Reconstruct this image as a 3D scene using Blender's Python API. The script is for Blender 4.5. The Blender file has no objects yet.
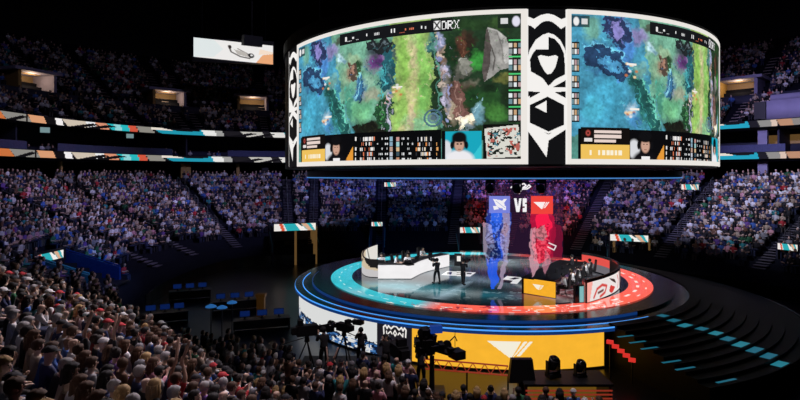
import bpy, bmesh, math, random
import numpy as np
from mathutils import Vector, Matrix
random.seed(7); rng = np.random.default_rng(11)
PI = math.pi
SC = bpy.context.scene
COL = SC.collection
# ------------------------------------------------------------------ survey of the hall (metres, stage axis = world origin)
CX, CY, CZ, FP = -6.25, -39.8, 9.6, 540.0        # where the photographer stands, focal length in pixels
HOR = 175.0
def G(px, py, z):                                # point of the horizontal plane z seen at a picture position
    d = (CZ - z) * FP / (py - HOR)
    return (CX + (px - 400) / FP * d, CY + d)
def D(px, d):                                    # ground position at a given distance
    return (CX + (px - 400) / FP * d, CY + d)
def ZH(py, d): return CZ - (py - HOR) * d / FP
def PX(x, y, z):
    d = y - CY
    return (400 + FP * (x - CX) / d, HOR - FP * (z - CZ) / d, d)
def ANG(px, r):                                  # bearing (rad) on a circle round the stage axis, front side
    k = (px - 400) / FP
    a = k*k + 1; b = 2*(k*CX + CY); c = CX*CX + CY*CY - r*r
    d = (-b - math.sqrt(max(b*b - 4*a*c, 0))) / (2*a)
    return math.atan2(CY + d, CX + k*d)
# ------------------------------------------------------------------ colour, materials
def L(h):                                        # sRGB hex or 0-255 triple -> linear
    if isinstance(h, str):
        h = h.lstrip('#'); h = [int(h[i:i+2], 16) for i in (0, 2, 4)]
    return tuple((c/255/12.92 if c/255 <= .04045 else ((c/255+.055)/1.055)**2.4) for c in h)
def mat(name, col, rough=.6, metal=0., emit=None, es=1., noise=.12, scale=6., spec=.5):
    m = bpy.data.materials.new(name); m.use_nodes = True
    nt = m.node_tree; b = nt.nodes['Principled BSDF']
    b.inputs['Roughness'].default_value = rough; b.inputs['Metallic'].default_value = metal
    b.inputs['Specular IOR Level'].default_value = spec
    t = nt.nodes.new('ShaderNodeTexNoise'); t.inputs['Scale'].default_value = scale; t.inputs['Detail'].default_value = 4
    tc = nt.nodes.new('ShaderNodeTexCoord'); nt.links.new(tc.outputs['Object'], t.inputs['Vector'])
    r = nt.nodes.new('ShaderNodeValToRGB')
    c = np.array(col)
    r.color_ramp.elements[0].position = .3; r.color_ramp.elements[1].position = .7
    r.color_ramp.elements[0].color = (*np.clip(c*(1-noise), 0, 1), 1); r.color_ramp.elements[1].color = (*np.clip(c*(1+noise), 0, 1), 1)
    nt.links.new(t.outputs['Fac'], r.inputs['Fac']); nt.links.new(r.outputs['Color'], b.inputs['Base Color'])
    if emit is not None:
        b.inputs['Emission Color'].default_value = (*emit, 1); b.inputs['Emission Strength'].default_value = es
    return m
def mat_objcol(name, rough=.8, noise=.15):       # cloth / hair / skin, the tint is the object's own colour
    m = bpy.data.materials.new(name); m.use_nodes = True
    nt = m.node_tree; b = nt.nodes['Principled BSDF']; b.inputs['Roughness'].default_value = rough
    oi = nt.nodes.new('ShaderNodeObjectInfo'); t = nt.nodes.new('ShaderNodeTexNoise'); t.inputs['Scale'].default_value = 14
    mr = nt.nodes.new('ShaderNodeMapRange'); mr.inputs['To Min'].default_value = 1-noise; mr.inputs['To Max'].default_value = 1+noise
    mx = nt.nodes.new('ShaderNodeVectorMath'); mx.operation = 'SCALE'
    nt.links.new(t.outputs['Fac'], mr.inputs['Value']); nt.links.new(oi.outputs['Color'], mx.inputs[0]); nt.links.new(mr.outputs['Result'], mx.inputs['Scale'])
    nt.links.new(mx.outputs['Vector'], b.inputs['Base Color'])
    return m
def mat_led(name, strength=1., gloss=False, alpha=False, sample=False):   # an LED surface showing the mesh's own pixel colours
    m = bpy.data.materials.new(name); m.use_nodes = True
    nt = m.node_tree; b = nt.nodes['Principled BSDF']
    b.inputs['Base Color'].default_value = (.006, .006, .007, 1); b.inputs['Roughness'].default_value = .07 if gloss else .5
    b.inputs['Specular IOR Level'].default_value = 1. if gloss else .1
    if gloss: b.inputs['IOR'].default_value = 1.75
    at = nt.nodes.new('ShaderNodeAttribute'); at.attribute_name = 'pixel'
    nt.links.new(at.outputs['Color'], b.inputs['Emission Color']); b.inputs['Emission Strength'].default_value = strength
    if alpha:
        out = nt.nodes['Material Output']; em = nt.nodes.new('ShaderNodeEmission'); tr = nt.nodes.new('ShaderNodeBsdfTransparent'); mx = nt.nodes.new('ShaderNodeMixShader')
        nt.links.new(at.outputs['Color'], em.inputs['Color']); em.inputs['Strength'].default_value = strength
        nt.links.new(at.outputs['Alpha'], mx.inputs['Fac']); nt.links.new(tr.outputs[0], mx.inputs[1]); nt.links.new(em.outputs[0], mx.inputs[2])
        nt.links.new(mx.outputs[0], out.inputs['Surface'])
    m.cycles.emission_sampling = 'AUTO' if sample else 'NONE'
    return m
# ------------------------------------------------------------------ objects
def tag(o, label, cat, group=None, kind=None):
    if label: o['label'] = label
    if cat: o['category'] = cat
    if group: o['group'] = group
    if kind: o['kind'] = kind
    return o
def empty(name, label, cat, loc=(0, 0, 0), rz=0, group=None):
    o = bpy.data.objects.new(name, None); COL.objects.link(o); o.location = loc; o.rotation_euler = (0, 0, rz); o.empty_display_size = .2
    return tag(o, label, cat, group)
def link(name, me, m=None, parent=None, loc=None, rz=None):
    o = bpy.data.objects.new(name, me); COL.objects.link(o)
    if m is not None and not me.materials: me.materials.append(m)
    if parent is not None: o.parent = parent
    if loc is not None: o.location = loc
    if rz is not None: o.rotation_euler = (0, 0, rz)
    return o
class MB:                                        # collects shapes for ONE mesh
    def __init__(s): s.v = []; s.f = []; s.mi = []; s.cur = 0
    def add(s, V, F):
        n = len(s.v); s.v += [tuple(map(float, p)) for p in V]; s.f += [tuple(i+n for i in f) for f in F]; s.mi += [s.cur]*len(F); return s
    def box(s, c, size, rz=0, rx=0, taper=1.):
        hx, hy, hz = [q/2 for q in size]; V = []
        R = Matrix.Rotation(rz, 3, 'Z') @ Matrix.Rotation(rx, 3, 'X')
        for z in (-1, 1):
            k = taper if z > 0 else 1
            for x, y in ((-1, -1), (1, -1), (1, 1), (-1, 1)): V.append(Vector(c) + R @ Vector((x*hx*k, y*hy*k, z*hz)))
        return s.add(V, [(3, 2, 1, 0), (4, 5, 6, 7), (0, 1, 5, 4), (1, 2, 6, 5), (2, 3, 7, 6), (3, 0, 4, 7)])
    def tube(s, pts, r, n=8, closed=False):
        pts = [Vector(p) for p in pts]; m = len(pts); V = []; F = []
        rs = r if isinstance(r, (list, tuple)) else [r]*m
        for i, p in enumerate(pts):
            a = pts[i-1] if (i > 0 or closed) else p; b = pts[(i+1) % m] if (i < m-1 or closed) else p
            t = (b-a).normalized(); u = t.cross(Vector((0, 0, 1)))
            if u.length < .05: u = t.cross(Vector((1, 0, 0)))
            u.normalize(); w = t.cross(u)
            for k in range(n):
                q = 2*PI*k/n; V.append(p + (u*math.cos(q) + w*math.sin(q))*rs[i])
        for i in range(m if closed else m-1):
            j = (i+1) % m
            for k in range(n): F.append((i*n+k, i*n+(k+1) % n, j*n+(k+1) % n, j*n+k))
        if not closed: F += [tuple(range(n-1, -1, -1)), tuple(range((m-1)*n, m*n))]
        return s.add(V, F)
    def lathe(s, prof, c=(0, 0, 0), n=20, cap=True, M=None):
        V = []; F = []
        for r, z in prof:
            for k in range(n):
                q = 2*PI*k/n; p = Vector((r*math.cos(q), r*math.sin(q), z))
                V.append(Vector(c) + (M @ p if M else p))
        for i in range(len(prof)-1):
            for k in range(n): F.append((i*n+k, i*n+(k+1) % n, (i+1)*n+(k+1) % n, (i+1)*n+k))
        if cap: F += [tuple(range(n-1, -1, -1)), tuple(range((len(prof)-1)*n, len(prof)*n))]
        return s.add(V, F)
    def arc(s, r0, r1, z0, z1, a0, a1, n=48, c=(0, 0)):    # solid sector ring
        V = []; F = []
        full = abs(a1-a0) > 2*PI-1e-4
        for i in range(n if full else n+1):
            a = a0 + (a1-a0)*i/n; x, y = math.cos(a), math.sin(a)
            V += [(c[0]+r0*x, c[1]+r0*y, z0), (c[0]+r1*x, c[1]+r1*y, z0), (c[0]+r1*x, c[1]+r1*y, z1), (c[0]+r0*x, c[1]+r0*y, z1)]
        m = len(V)//4
        for i in range(n):
            j = (i+1) % m
            for k in range(4): F.append((i*4+k, j*4+k, j*4+(k+1) % 4, i*4+(k+1) % 4))
        if not full: F += [(3, 2, 1, 0), tuple((m-1)*4+k for k in range(4))]
        return s.add(V, F)
    def prism(s, poly, z0, z1):                  # polygon in xy, extruded
        n = len(poly)
        V = [(x, y, z0) for x, y in poly] + [(x, y, z1) for x, y in poly]
        return s.add(V, [tuple(range(n-1, -1, -1)), tuple(range(n, 2*n))] + [(i, (i+1) % n, n+(i+1) % n, n+i) for i in range(n)])
    def wall(s, path, th, z0, z1):               # upright band of thickness th along a ground path; z0,z1 numbers or lists
        n = len(path); P = [Vector((*p, 0)) for p in path]; V = []; F = []
        for i, p in enumerate(P):
            t = (P[min(i+1, n-1)] - P[max(i-1, 0)]).normalized(); u = Vector((-t.y, t.x, 0))*th/2
            a = z0[i] if isinstance(z0, (list, tuple)) else z0; b = z1[i] if isinstance(z1, (list, tuple)) else z1
            V += [p-u+Vector((0, 0, a)), p+u+Vector((0, 0, a)), p+u+Vector((0, 0, b)), p-u+Vector((0, 0, b))]
        for i in range(n-1):
            for k in range(4): F.append((i*4+k, (i+1)*4+k, (i+1)*4+(k+1) % 4, i*4+(k+1) % 4))
        F += [(3, 2, 1, 0), tuple((n-1)*4+k for k in range(4))]
        return s.add(V, F)
    def ell(s, c, r, n=10, m=7, M=None):
        V = []; F = []
        for i in range(1, m):
            t = PI*i/m
            for k in range(n):
                q = 2*PI*k/n; p = Vector((r[0]*math.sin(t)*math.cos(q), r[1]*math.sin(t)*math.sin(q), r[2]*math.cos(t)))
                V.append(Vector(c) + (M @ p if M else p))
        for i in range(m-2):
            for k in range(n): F.append((i*n+k, (i+1)*n+k, (i+1)*n+(k+1) % n, i*n+(k+1) % n))
        V += [Vector(c)+(M @ Vector((0, 0, r[2])) if M else Vector((0, 0, r[2]))), Vector(c)-(M @ Vector((0, 0, r[2])) if M else Vector((0, 0, r[2])))]
        t = len(V)-2
        for k in range(n): F += [(t, k, (k+1) % n), (t+1, (m-2)*n+(k+1) % n, (m-2)*n+k)]
        return s.add(V, F)
    def mesh(s, name, mats=(), smooth=False):
        me = bpy.data.meshes.new(name); me.from_pydata(s.v, [], s.f)
        for m in mats: me.materials.append(m)
        if len(mats) > 1: me.polygons.foreach_set('material_index', s.mi)
        if smooth: me.polygons.foreach_set('use_smooth', [True]*len(s.f))
        me.update(); return me
    def build(s, name, m, parent=None, smooth=False, loc=None, rz=None):
        return link(name, s.mesh(name, m if isinstance(m, (list, tuple)) else (m,), smooth), None, parent, loc, rz)
def struct(o): o['kind'] = 'structure'; return o
# ------------------------------------------------------------------ a little painter for LED pictures
class Canvas:
    def __init__(s, w, h, x0, y0, x1, y1, bg=(0, 0, 0), a=1.):
        s.w, s.h = w, h; s.im = np.zeros((h, w, 4)); s.im[..., :3] = bg; s.im[..., 3] = a
        s.X, s.Y = np.meshgrid(x0+(np.arange(w)+.5)/w*(x1-x0), y0+(np.arange(h)+.5)/h*(y1-y0))
        s.px = abs(x1-x0)/w
    def put(s, msk, col, alpha=1.):
        k = np.clip(msk*alpha, 0, 1)[..., None]
        if s.keepa:
            na = 1-(1-s.im[..., 3])*(1-k[..., 0]); k = k/np.maximum(na[..., None], 1e-6); s.im[..., 3] = na
        s.im[..., :3] = s.im[..., :3]*(1-k) + np.array(col)*k
    keepa = False
    def inside(s, pts):
        c = np.zeros(s.X.shape, bool); n = len(pts)
        for i in range(n):
            (xa, ya), (xb, yb) = pts[i], pts[(i+1) % n]
            if ya == yb: continue
            c ^= ((ya > s.Y) != (yb > s.Y)) & (s.X < (xb-xa)*(s.Y-ya)/(yb-ya)+xa)
        return c.astype(float)
    def poly(s, pts, col, alpha=1.): s.put(s.inside(pts), col, alpha)
    def rect(s, x0, y0, x1, y1, col, alpha=1.): s.put(((s.X >= x0) & (s.X < x1) & (s.Y >= y0) & (s.Y < y1)).astype(float), col, alpha)
    def ell(s, cx, cy, rx, ry, col, alpha=1., rot=0., soft=.15):
        c, n = math.cos(rot), math.sin(rot); x = (s.X-cx)*c+(s.Y-cy)*n; y = -(s.X-cx)*n+(s.Y-cy)*c
        d = np.sqrt((x/rx)**2+(y/ry)**2); s.put(np.clip((1+soft-d)/(2*soft), 0, 1), col, alpha)
    def line(s, pts, wd, col, alpha=1.):
        d = np.full(s.X.shape, 1e9)
        for (xa, ya), (xb, yb) in zip(pts[:-1], pts[1:]):
            l2 = (xb-xa)**2+(yb-ya)**2+1e-9; t = np.clip(((s.X-xa)*(xb-xa)+(s.Y-ya)*(yb-ya))/l2, 0, 1)
            d = np.minimum(d, np.hypot(s.X-xa-t*(xb-xa), s.Y-ya-t*(yb-ya)))
        s.put(np.clip((wd/2-d)/s.px+.5, 0, 1), col, alpha)
    def text(s, x, y, t, h, col, wd=None):
        wd = wd or h*.62
        for ch in t:
            g = FONT.get(ch)
            if g:
                for j, row in enumerate(g):
                    for i, b in enumerate(row):
                        if b == '#': s.rect(x+i*wd/6, y+j*h/7, x+(i+1)*wd/6+1e-6, y+(j+1)*h/7+1e-6, col)
            x += wd
FONT = {'D': ['####.', '#...#', '#...#', '#...#', '#...#', '#...#', '####.'], 'R': ['####.', '#...#', '#...#', '####.', '#.#..', '#..#.', '#...#'],
        'X': ['#...#', '.#.#.', '.#.#.', '..#..', '.#.#.', '.#.#.', '#...#'], 'T': ['#####', '..#..', '..#..', '..#..', '..#..', '..#..', '..#..'],
        '1': ['.##..', '..#..', '..#..', '..#..', '..#..', '..#..', '.###.'], 'V': ['##.##', '##.##', '##.##', '##.##', '##.##', '.###.', '..#..'],
        'S': ['#####', '##.##', '##...', '#####', '...##', '##.##', '#####']}
def fbm(w, h, cells, seed, octs=4):
    r = np.random.default_rng(seed); out = np.zeros((h, w)); amp = 1.; tot = 0
    for o in range(octs):
        ny, nx = max(2, int(cells*h/w)+2), cells+2; g = r.random((ny, nx))
        yy = np.linspace(0, ny-1.001, h); xx = np.linspace(0, nx-1.001, w)
        y0 = yy.astype(int); x0 = xx.astype(int); fy = (yy-y0)[:, None]; fx = (xx-x0)[None]
        fy = fy*fy*(3-2*fy); fx = fx*fx*(3-2*fx)
        v = (g[y0][:, x0]*(1-fx)+g[y0][:, x0+1]*fx)*(1-fy)+(g[y0+1][:, x0]*(1-fx)+g[y0+1][:, x0+1]*fx)*fy
        out += v*amp; tot += amp; amp *= .55; cells *= 2
    return out/tot
def grid_mesh(name, P, im, mats, both=False):     # P: (h+1, w+1, 3) corner positions, im: (h, w, 4) one colour per LED cell
    h, w = im.shape[:2]; me = bpy.data.meshes.new(name)
    idx = np.arange((h+1)*(w+1)).reshape(h+1, w+1)
    q = np.stack([idx[1:, :-1], idx[1:, 1:], idx[:-1, 1:], idx[:-1, :-1]], -1).reshape(-1, 4)
    fill(me, P.reshape(-1, 3), q)
    ca = me.color_attributes.new('pixel', 'FLOAT_COLOR', 'CORNER')
    ca.data.foreach_set('color', np.repeat(im.reshape(-1, 4), 4, 0).astype(np.float32).ravel())
    for m in mats: me.materials.append(m)
    return me
def fill(me, V, Q):
    V = np.asarray(V, np.float32); Q = np.asarray(Q, np.int32); n = Q.shape[1]
    me.vertices.add(len(V)); me.vertices.foreach_set('co', V.ravel())
    me.loops.add(Q.size); me.loops.foreach_set('vertex_index', Q.ravel())
    me.polygons.add(len(Q)); me.polygons.foreach_set('loop_start', np.arange(0, Q.size, n, dtype=np.int32))
    me.update(calc_edges=True); me.validate()
def drum_grid(r, z0, z1, a0, a1, w, h):          # LED wall bent round the stage axis, first row on top
    a = np.linspace(a0, a1, w+1)[None]; z = np.linspace(z1, z0, h+1)[:, None]
    return np.stack([r*np.cos(a)+0*z, r*np.sin(a)+0*z, z+0*a], -1)
M = {}
M['black'] = mat('black paint', (.008, .008, .01), .5)
M['blackgloss'] = mat('black gloss', (.006, .006, .008), .18)
M['darkmetal'] = mat('dark metal', (.03, .032, .04), .4, .6)
M['steel'] = mat('brushed steel', (.35, .36, .4), .35, .9)
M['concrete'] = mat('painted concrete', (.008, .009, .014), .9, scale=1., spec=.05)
M['bench'] = mat('navy seat plastic', (.012, .014, .03), .5)
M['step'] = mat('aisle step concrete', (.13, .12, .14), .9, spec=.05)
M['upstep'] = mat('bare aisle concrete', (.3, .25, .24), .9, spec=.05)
M['floor'] = mat('sealed dark floor', (.006, .007, .011), .3, scale=.6)
M['stagestep'] = mat('black laminate steps', (.002, .002, .003), .5, spec=.15)
M['white'] = mat('white laminate', (.75, .75, .75), .4, noise=.03)
M['whiteled'] = mat('white LED', (.02, .02, .02), .5, emit=L('#f4efe9'), es=.92)
M['blueled'] = mat('blue LED tube', (.02, .02, .05), .4, emit=(.07, .34, .95), es=1.15)
M['blueglow'] = mat('deep blue LED band', (.01, .02, .06), .3, emit=(.004, .03, .14), es=1.)
M['bluewall'] = mat('blue wall', (.01, .04, .2), .8, spec=.1)
M['tealpaint'] = mat('teal painted rail', (.05, .3, .38), .5)
M['glass'] = mat('smoked balustrade', (.09, .1, .2), .2)
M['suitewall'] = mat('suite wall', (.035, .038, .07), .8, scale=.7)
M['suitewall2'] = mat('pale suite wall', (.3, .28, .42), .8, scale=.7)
M['tan'] = mat('tan plaster', (.32, .22, .12), .8)
M['gold'] = mat('ochre column', (.45, .28, .08), .7)
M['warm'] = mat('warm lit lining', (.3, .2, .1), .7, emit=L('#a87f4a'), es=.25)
M['skin'] = mat_objcol('skin', .55, .06)
M['cloth'] = mat_objcol('cloth', .85, .12)
M['hair'] = mat_objcol('hair', .8, .45)
M['eye'] = mat('eye', (.02, .015, .012), .2)
M['lip'] = mat('lips', (.3, .1, .09), .5)
M['tealsheen'] = mat('painted teal step reflection', (.02, .05, .06), .4, emit=L('#2b92a6'), es=.6, noise=.5, scale=30)  # teal reflection on the steps, put in as emission
M['tealdim'] = mat('dim painted teal step reflection', (.02, .05, .06), .4, emit=L('#1f6f86'), es=.7, noise=.5, scale=30)
M['redled'] = mat('red LED', (.05, .01, .01), .4, emit=L('#e0342c'), es=.9)
M['led'] = mat_led('LED pixels', 1.)
M['ledfloor'] = mat_led('LED floor tiles', 1., gloss=True)
M['ledclear'] = mat_led('clear LED mesh', 1., alpha=True)
# ================================================================== the setting
f = MB().box((0, 5, -.1), (150, 150, .2)).build('floor', M['floor']); struct(f)
c = MB().box((0, 5, 44.2), (170, 170, .4)).build('ceiling', M['black']); struct(c)
# ================================================================== stage
ZS = 2.3
stage = empty('stage', 'round black stage with glowing floor ring and curved video skirt', 'stage')
MB().arc(.01, 13.3, 0, 1.98, 0, 2*PI, 128).build('base', M['black'], stage)
MB().arc(.01, 13.72, 1.98, 2.1, 0, 2*PI, 128).build('lower_rim', M['blackgloss'], stage)
MB().arc(.01, 12.5, 2.1, ZS-.05, 0, 2*PI, 128).build('upper_rim', M['blackgloss'], stage)
AL, AR = -PI-.12, ANG(606, 13.6)
for r, z, th, w in ((13.72, 2.05, .035, .05), (13.2, 2.12, .012, .03)):
    e = MB().arc(r-w, r+.02, z-th, z+th, AL, AR+.25, 110).build('edge_light', M['blueled'], stage); e['label'] = 'bright blue light tube along the stage rim'
MB().arc(13.45, 13.75, 1.86, 1.99, AL, AR+.25, 110).build('rim_glow', M['blueglow'], stage)
MB().arc(12.52, 12.56, 2.1, 2.24, AL, AR+.25, 110).build('rim_glow', M['blueglow'], stage)
# glowing floor ring + picture floor
def polar_grid(r0, r1, z, nr, na):
    r = np.linspace(r0, r1, nr+1)[:, None]; a = np.linspace(2*PI, 0, na+1)[None]
    return np.stack([r*np.cos(a), r*np.sin(a), z+0*r*a], -1)
def centers(P): return (P[:-1, :-1]+P[1:, :-1]+P[:-1, 1:]+P[1:, 1:])/4
def side(x, y): return x - .46*y + .3             # teal half < 0 < red half
P = polar_grid(9.75, 11.25, ZS-.005, 16, 720); C = centers(P); x, y = C[..., 0], C[..., 1]; R = np.hypot(x, y); A = np.arctan2(y, x)
im = np.ones(C.shape[:2]+(4,)); t = np.clip(side(x, y)/1.6+.5, 0, 1)[..., None]
n1 = fbm(720, 16, 60, 3)[..., None]
im[..., :3] = np.array(L('#38bccb'))*(1-t)+np.array(L('#ff6654'))*t
im[..., :3] *= .8+.4*n1
dash = (np.abs(R-10.3) < .09) & ((np.mod(A*180/PI, 9) < 4.2)) & (x > 2)
dash2 = (np.abs(R-10.8) < .06) & ((np.mod(A*180/PI+3, 13) < 3)) & (x > 2)
wht = (np.abs(R-10.65) < .05) & ((np.mod(A*180/PI, 7) < 2.4)) & (x < 2)
im[dash | dash2, :3] = (.95, .75, .68); im[wht, :3] = (.5, .85, .85)
fr = (y < -8.4) & (fbm(720, 16, 200, 9) > .7); im[fr, :3] = np.array((.9, .8, .75))
frd = (y < -8.8) & (fbm(720, 16, 150, 19) > .66) & (np.abs(side(x, y)) < 4); im[frd, :3] = np.array((.35, .02, .04))
link('led_ring', grid_mesh('led_ring', P, im, [M['ledfloor']]), None, stage)['label'] = 'glowing floor ring, teal on one half and coral red on the other'
P = polar_grid(.02, 9.75, ZS-.005, 90, 360); C = centers(P); x, y = C[..., 0], C[..., 1]; R = np.hypot(x, y); A = np.arctan2(y, x)
im = np.ones(C.shape[:2]+(4,)); im[..., :3] = np.array((.0035, .006, .009))
n = fbm(360, 90, 40, 5)[..., None]; n2 = fbm(360, 90, 90, 6)[..., None]
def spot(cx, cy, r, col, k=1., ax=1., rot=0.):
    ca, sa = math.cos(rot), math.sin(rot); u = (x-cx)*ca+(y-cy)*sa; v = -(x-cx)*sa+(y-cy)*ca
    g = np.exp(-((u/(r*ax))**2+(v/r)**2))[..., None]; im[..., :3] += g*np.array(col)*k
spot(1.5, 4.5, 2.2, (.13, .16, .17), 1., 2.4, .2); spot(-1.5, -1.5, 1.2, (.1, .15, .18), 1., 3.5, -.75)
spot(-4.5, -5.2, 1.5, (.01, .13, .16), 1., 2., -.5); spot(3., -6.5, 1.6, (.28, .05, .05), .6, 1.5, .6); spot(-6.5, -5, 1.2, (.1, .2, .22), .5, 2, -.6)  # coral reflection of the desk end painted into the glow
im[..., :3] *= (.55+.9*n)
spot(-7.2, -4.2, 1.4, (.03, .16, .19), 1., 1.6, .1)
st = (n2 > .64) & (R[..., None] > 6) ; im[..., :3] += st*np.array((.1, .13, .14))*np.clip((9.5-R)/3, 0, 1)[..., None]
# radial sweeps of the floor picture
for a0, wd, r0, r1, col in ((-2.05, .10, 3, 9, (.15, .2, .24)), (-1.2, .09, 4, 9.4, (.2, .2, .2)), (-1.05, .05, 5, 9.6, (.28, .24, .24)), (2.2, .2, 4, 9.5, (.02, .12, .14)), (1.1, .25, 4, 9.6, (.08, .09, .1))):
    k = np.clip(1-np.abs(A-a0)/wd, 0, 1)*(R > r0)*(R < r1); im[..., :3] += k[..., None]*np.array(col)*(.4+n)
link('deck', grid_mesh('deck', P, im, [M['ledfloor']]), None, stage)['label'] = 'black mirror-like stage floor with dim pictures and a painted reflection'
# lettered floor tiles
def floor_tile(px0, py0, px1, py1, px2, py2, px3, py3, words, nm):
    q = [G(a, b, ZS) for a, b in ((px0, py0), (px1, py1), (px2, py2), (px3, py3))]
    cv = Canvas(64, 20, 0, 0, 64, 20, (.72, .72, .72))
    for pts in words: cv.poly(pts, (.01, .01, .012))
    u = np.linspace(0, 1, 65)[None, :, None]; v = np.linspace(0, 1, 21)[:, None, None]; q = [np.array((*k, ZS+.004)) for k in q]
    P = (q[0]*(1-u)+q[1]*u)*(1-v)+(q[3]*(1-u)+q[2]*u)*v
    o = link('floor_tile', grid_mesh('floor_tile', P, cv.im, [M['ledfloor']]), None, stage); o['label'] = nm
floor_tile(447, 271, 476, 272.5, 470, 276.5, 441, 275, [[(4, 4), (14, 4), (20, 16), (10, 16)], [(24, 3), (34, 3), (36, 9), (27, 9)], [(30, 12), (44, 12), (46, 17), (32, 17)], [(46, 4), (58, 4), (60, 10), (50, 10)]], 'white lit floor panel with black block lettering')
floor_tile(507, 276, 523, 277.5, 517, 284, 499, 282, [[(0, 12), (40, 12), (40, 20), (0, 20)], [(34, 2), (58, 2), (40, 9), (20, 9)]], 'white lit floor panel with a black slanted letter')
# curved video skirt in three pictures
def skirt(px0, px1, w, paint, bg, label, r=13.46, z0=.1, z1=1.93):
    a0 = px0 if isinstance(px0, float) and px0 < -1.5 else ANG(px0, r); a1 = ANG(px1, r)
    cv = Canvas(w, 56, 0, 0, (a1-a0)*r, z1-z0, bg)
    paint(cv, lambda px: (ANG(px, r)-a0)*r)
    o = link('video_skirt', grid_mesh('video_skirt', drum_grid(r, z0, z1, a0, a1, w, 56), cv.im, [M['led']]), None, stage); o['label'] = label
def p_white(cv, U):
    n = fbm(cv.w, cv.h, 30, 4); cv.put(((n > .47) & (cv.Y > 1.05+.25*n)).astype(float), L('#0b1a38')); cv.put(((fbm(cv.w, cv.h, 60, 8) > .56) & (cv.Y > 1.3)).astype(float), L('#3f6fa8'))
skirt(-PI-.12, 377, 160, p_white, L('#d9dad9'), 'white picture section of the video skirt')
WHT = L('#f2eeea')
def p_emb(cv, U):
    pts = [(385, .95), (384, .7), (383.5, .3), (385.5, .2), (387, .36), (388.5, .2), (391, .34), (393, .22), (395, .16), (397, .22), (399, .34), (401.5, .2), (403, .36), (404.5, .2), (406, .3), (405.5, .7), (404.5, .95)]
    cv.line([(U(a), b) for a, b in pts], .075, WHT)
    for q_ in ([(388, .62), (390.5, .48), (392, .6)], [(393.5, .55), (395, .4), (396.5, .55), (395, .68), (393.5, .55)], [(398, .6), (399.5, .48), (402, .62)], [(386.5, .5), (387, .8)], [(403, .5), (402.6, .8)]): cv.line([(U(a), b) for a, b in q_], .06, WHT)
skirt(377, 412, 110, p_emb, L('#1d1b22'), 'dark section of the video skirt with a white crown-like emblem')
def wing(cv, f, col):                              # white winged mark: big triangle, slit and slash
    cv.poly([f(0, 0), f(.74, 0), f(.52, .98), f(.45, .86)], col); cv.poly([f(.80, .0), f(.88, .0), f(.62, .78), f(.53, 1.)], col); cv.poly([f(.92, 0), f(1, 0), f(.72, .82), f(.64, .82)], col)
def p_or(cv, U):
    n = fbm(cv.w, cv.h, 20, 14); cv.im[..., :3] *= (.93+.14*n)[..., None]
    x0, x1 = U(487), U(533); wing(cv, lambda a, b: (x0+a*(x1-x0), .46+b*.86), L('#f3ecd8'))
    cv.im[..., 0] += 0
skirt(412, 604, 260, p_or, L('#f6b431'), 'orange section of the video skirt with a white winged mark')
MB().arc(13.3, 13.52, 0, .1, AL, AR, 100).build('plinth', M['black'], stage)
# wide steps down from the stage, right side
a0, a1 = AR+.03, 1.1
NST = 10; RS0, RSD = 13.3, .59
for i in range(NST):
    r0 = RS0+i*RSD; zt = 2.15-i*.12
    MB().arc(r0-.01, r0+RSD, 0, zt, a0, a1, 60).build('step', M['stagestep'], stage)
for i, (px, w) in enumerate(((663, .034), (674, .04), (685, .045), (702, .036), (716, .04), (728, .042), (741, .05), (755, .05), (769, .045), (780, .04))):   # teal reflections on the treads, put in as glowing patches
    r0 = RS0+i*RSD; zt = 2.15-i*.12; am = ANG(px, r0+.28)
    o = MB().arc(r0+.06, r0+RSD-.1, zt-.002, zt+.006, am-w*.62, am+w*.62, 8).build('step_reflection', M['tealsheen' if i in (2, 4, 6, 9) else 'tealdim'], stage); o['label'] = 'teal light panel in a black stage step'
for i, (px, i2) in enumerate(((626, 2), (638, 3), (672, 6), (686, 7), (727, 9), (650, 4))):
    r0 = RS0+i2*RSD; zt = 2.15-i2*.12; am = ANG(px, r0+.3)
    o = MB().arc(r0+.2, r0+.34, zt-.002, zt+.006, am-.03, am+.03, 6).build('step_reflection', M['tealdim'], stage); o['label'] = 'thin teal light slit in a black stage step'
# red lit rail at the end of the skirt
pa, pb_ = Vector((*G(610, 342, 1.75), 1.75)), Vector((*G(632, 360, 1.1), 1.1))
hr = MB()
for k in range(5): q_ = pa.lerp(pb_, k/4.); hr.box(q_, (.3, .16, .16), -.5)
hr.cur = 1; hr.tube([(pa.x, pa.y, 0), pa], .03, 6).tube([(pb_.x, pb_.y, 0), pb_], .03, 6)
o = hr.build('step_rail', [M['redled'], M['black']], None)
tag(o, 'red lit stepped handrail sloping down beside the right end of the orange skirt', 'handrail')
# ================================================================== hanging video board
CX -= .2                                         # the board hangs a touch off the stage axis
RB, ZB0, ZB1 = 14.7, 10.1, 17.32
board = empty('video_board', 'huge curved video board hanging above the stage with black and white emblem strips', 'video board', (.2, 0, 0))
a1_, a2_, a3_, a4_ = (ANG(k, RB) for k in (297.5, 527, 567, 718.5)); P0 = (a2_+a3_)/2; HW = (a2_-a1_)/2; PH = 2*(P0-(a1_+a2_)/2)
MB().arc(11.5, RB-.1, ZB0-.1, ZB1+.15, P0-PH-.09, P0+2*PI-PH-.09, 120).build('casing', M['black'], board)
MB().arc(12.2, RB, ZB1+.15, ZB1+.9, 0, 2*PI, 96).build('top_rim', M['black'], board)
for k in range(6):
    a = P0+k*PI/3+.3; MB().tube([(13*math.cos(a), 13*math.sin(a), ZB1+.9), (13*math.cos(a), 13*math.sin(a), 43.98)], .05, 6).build('hoist_cable', M['darkmetal'], board)
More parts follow.
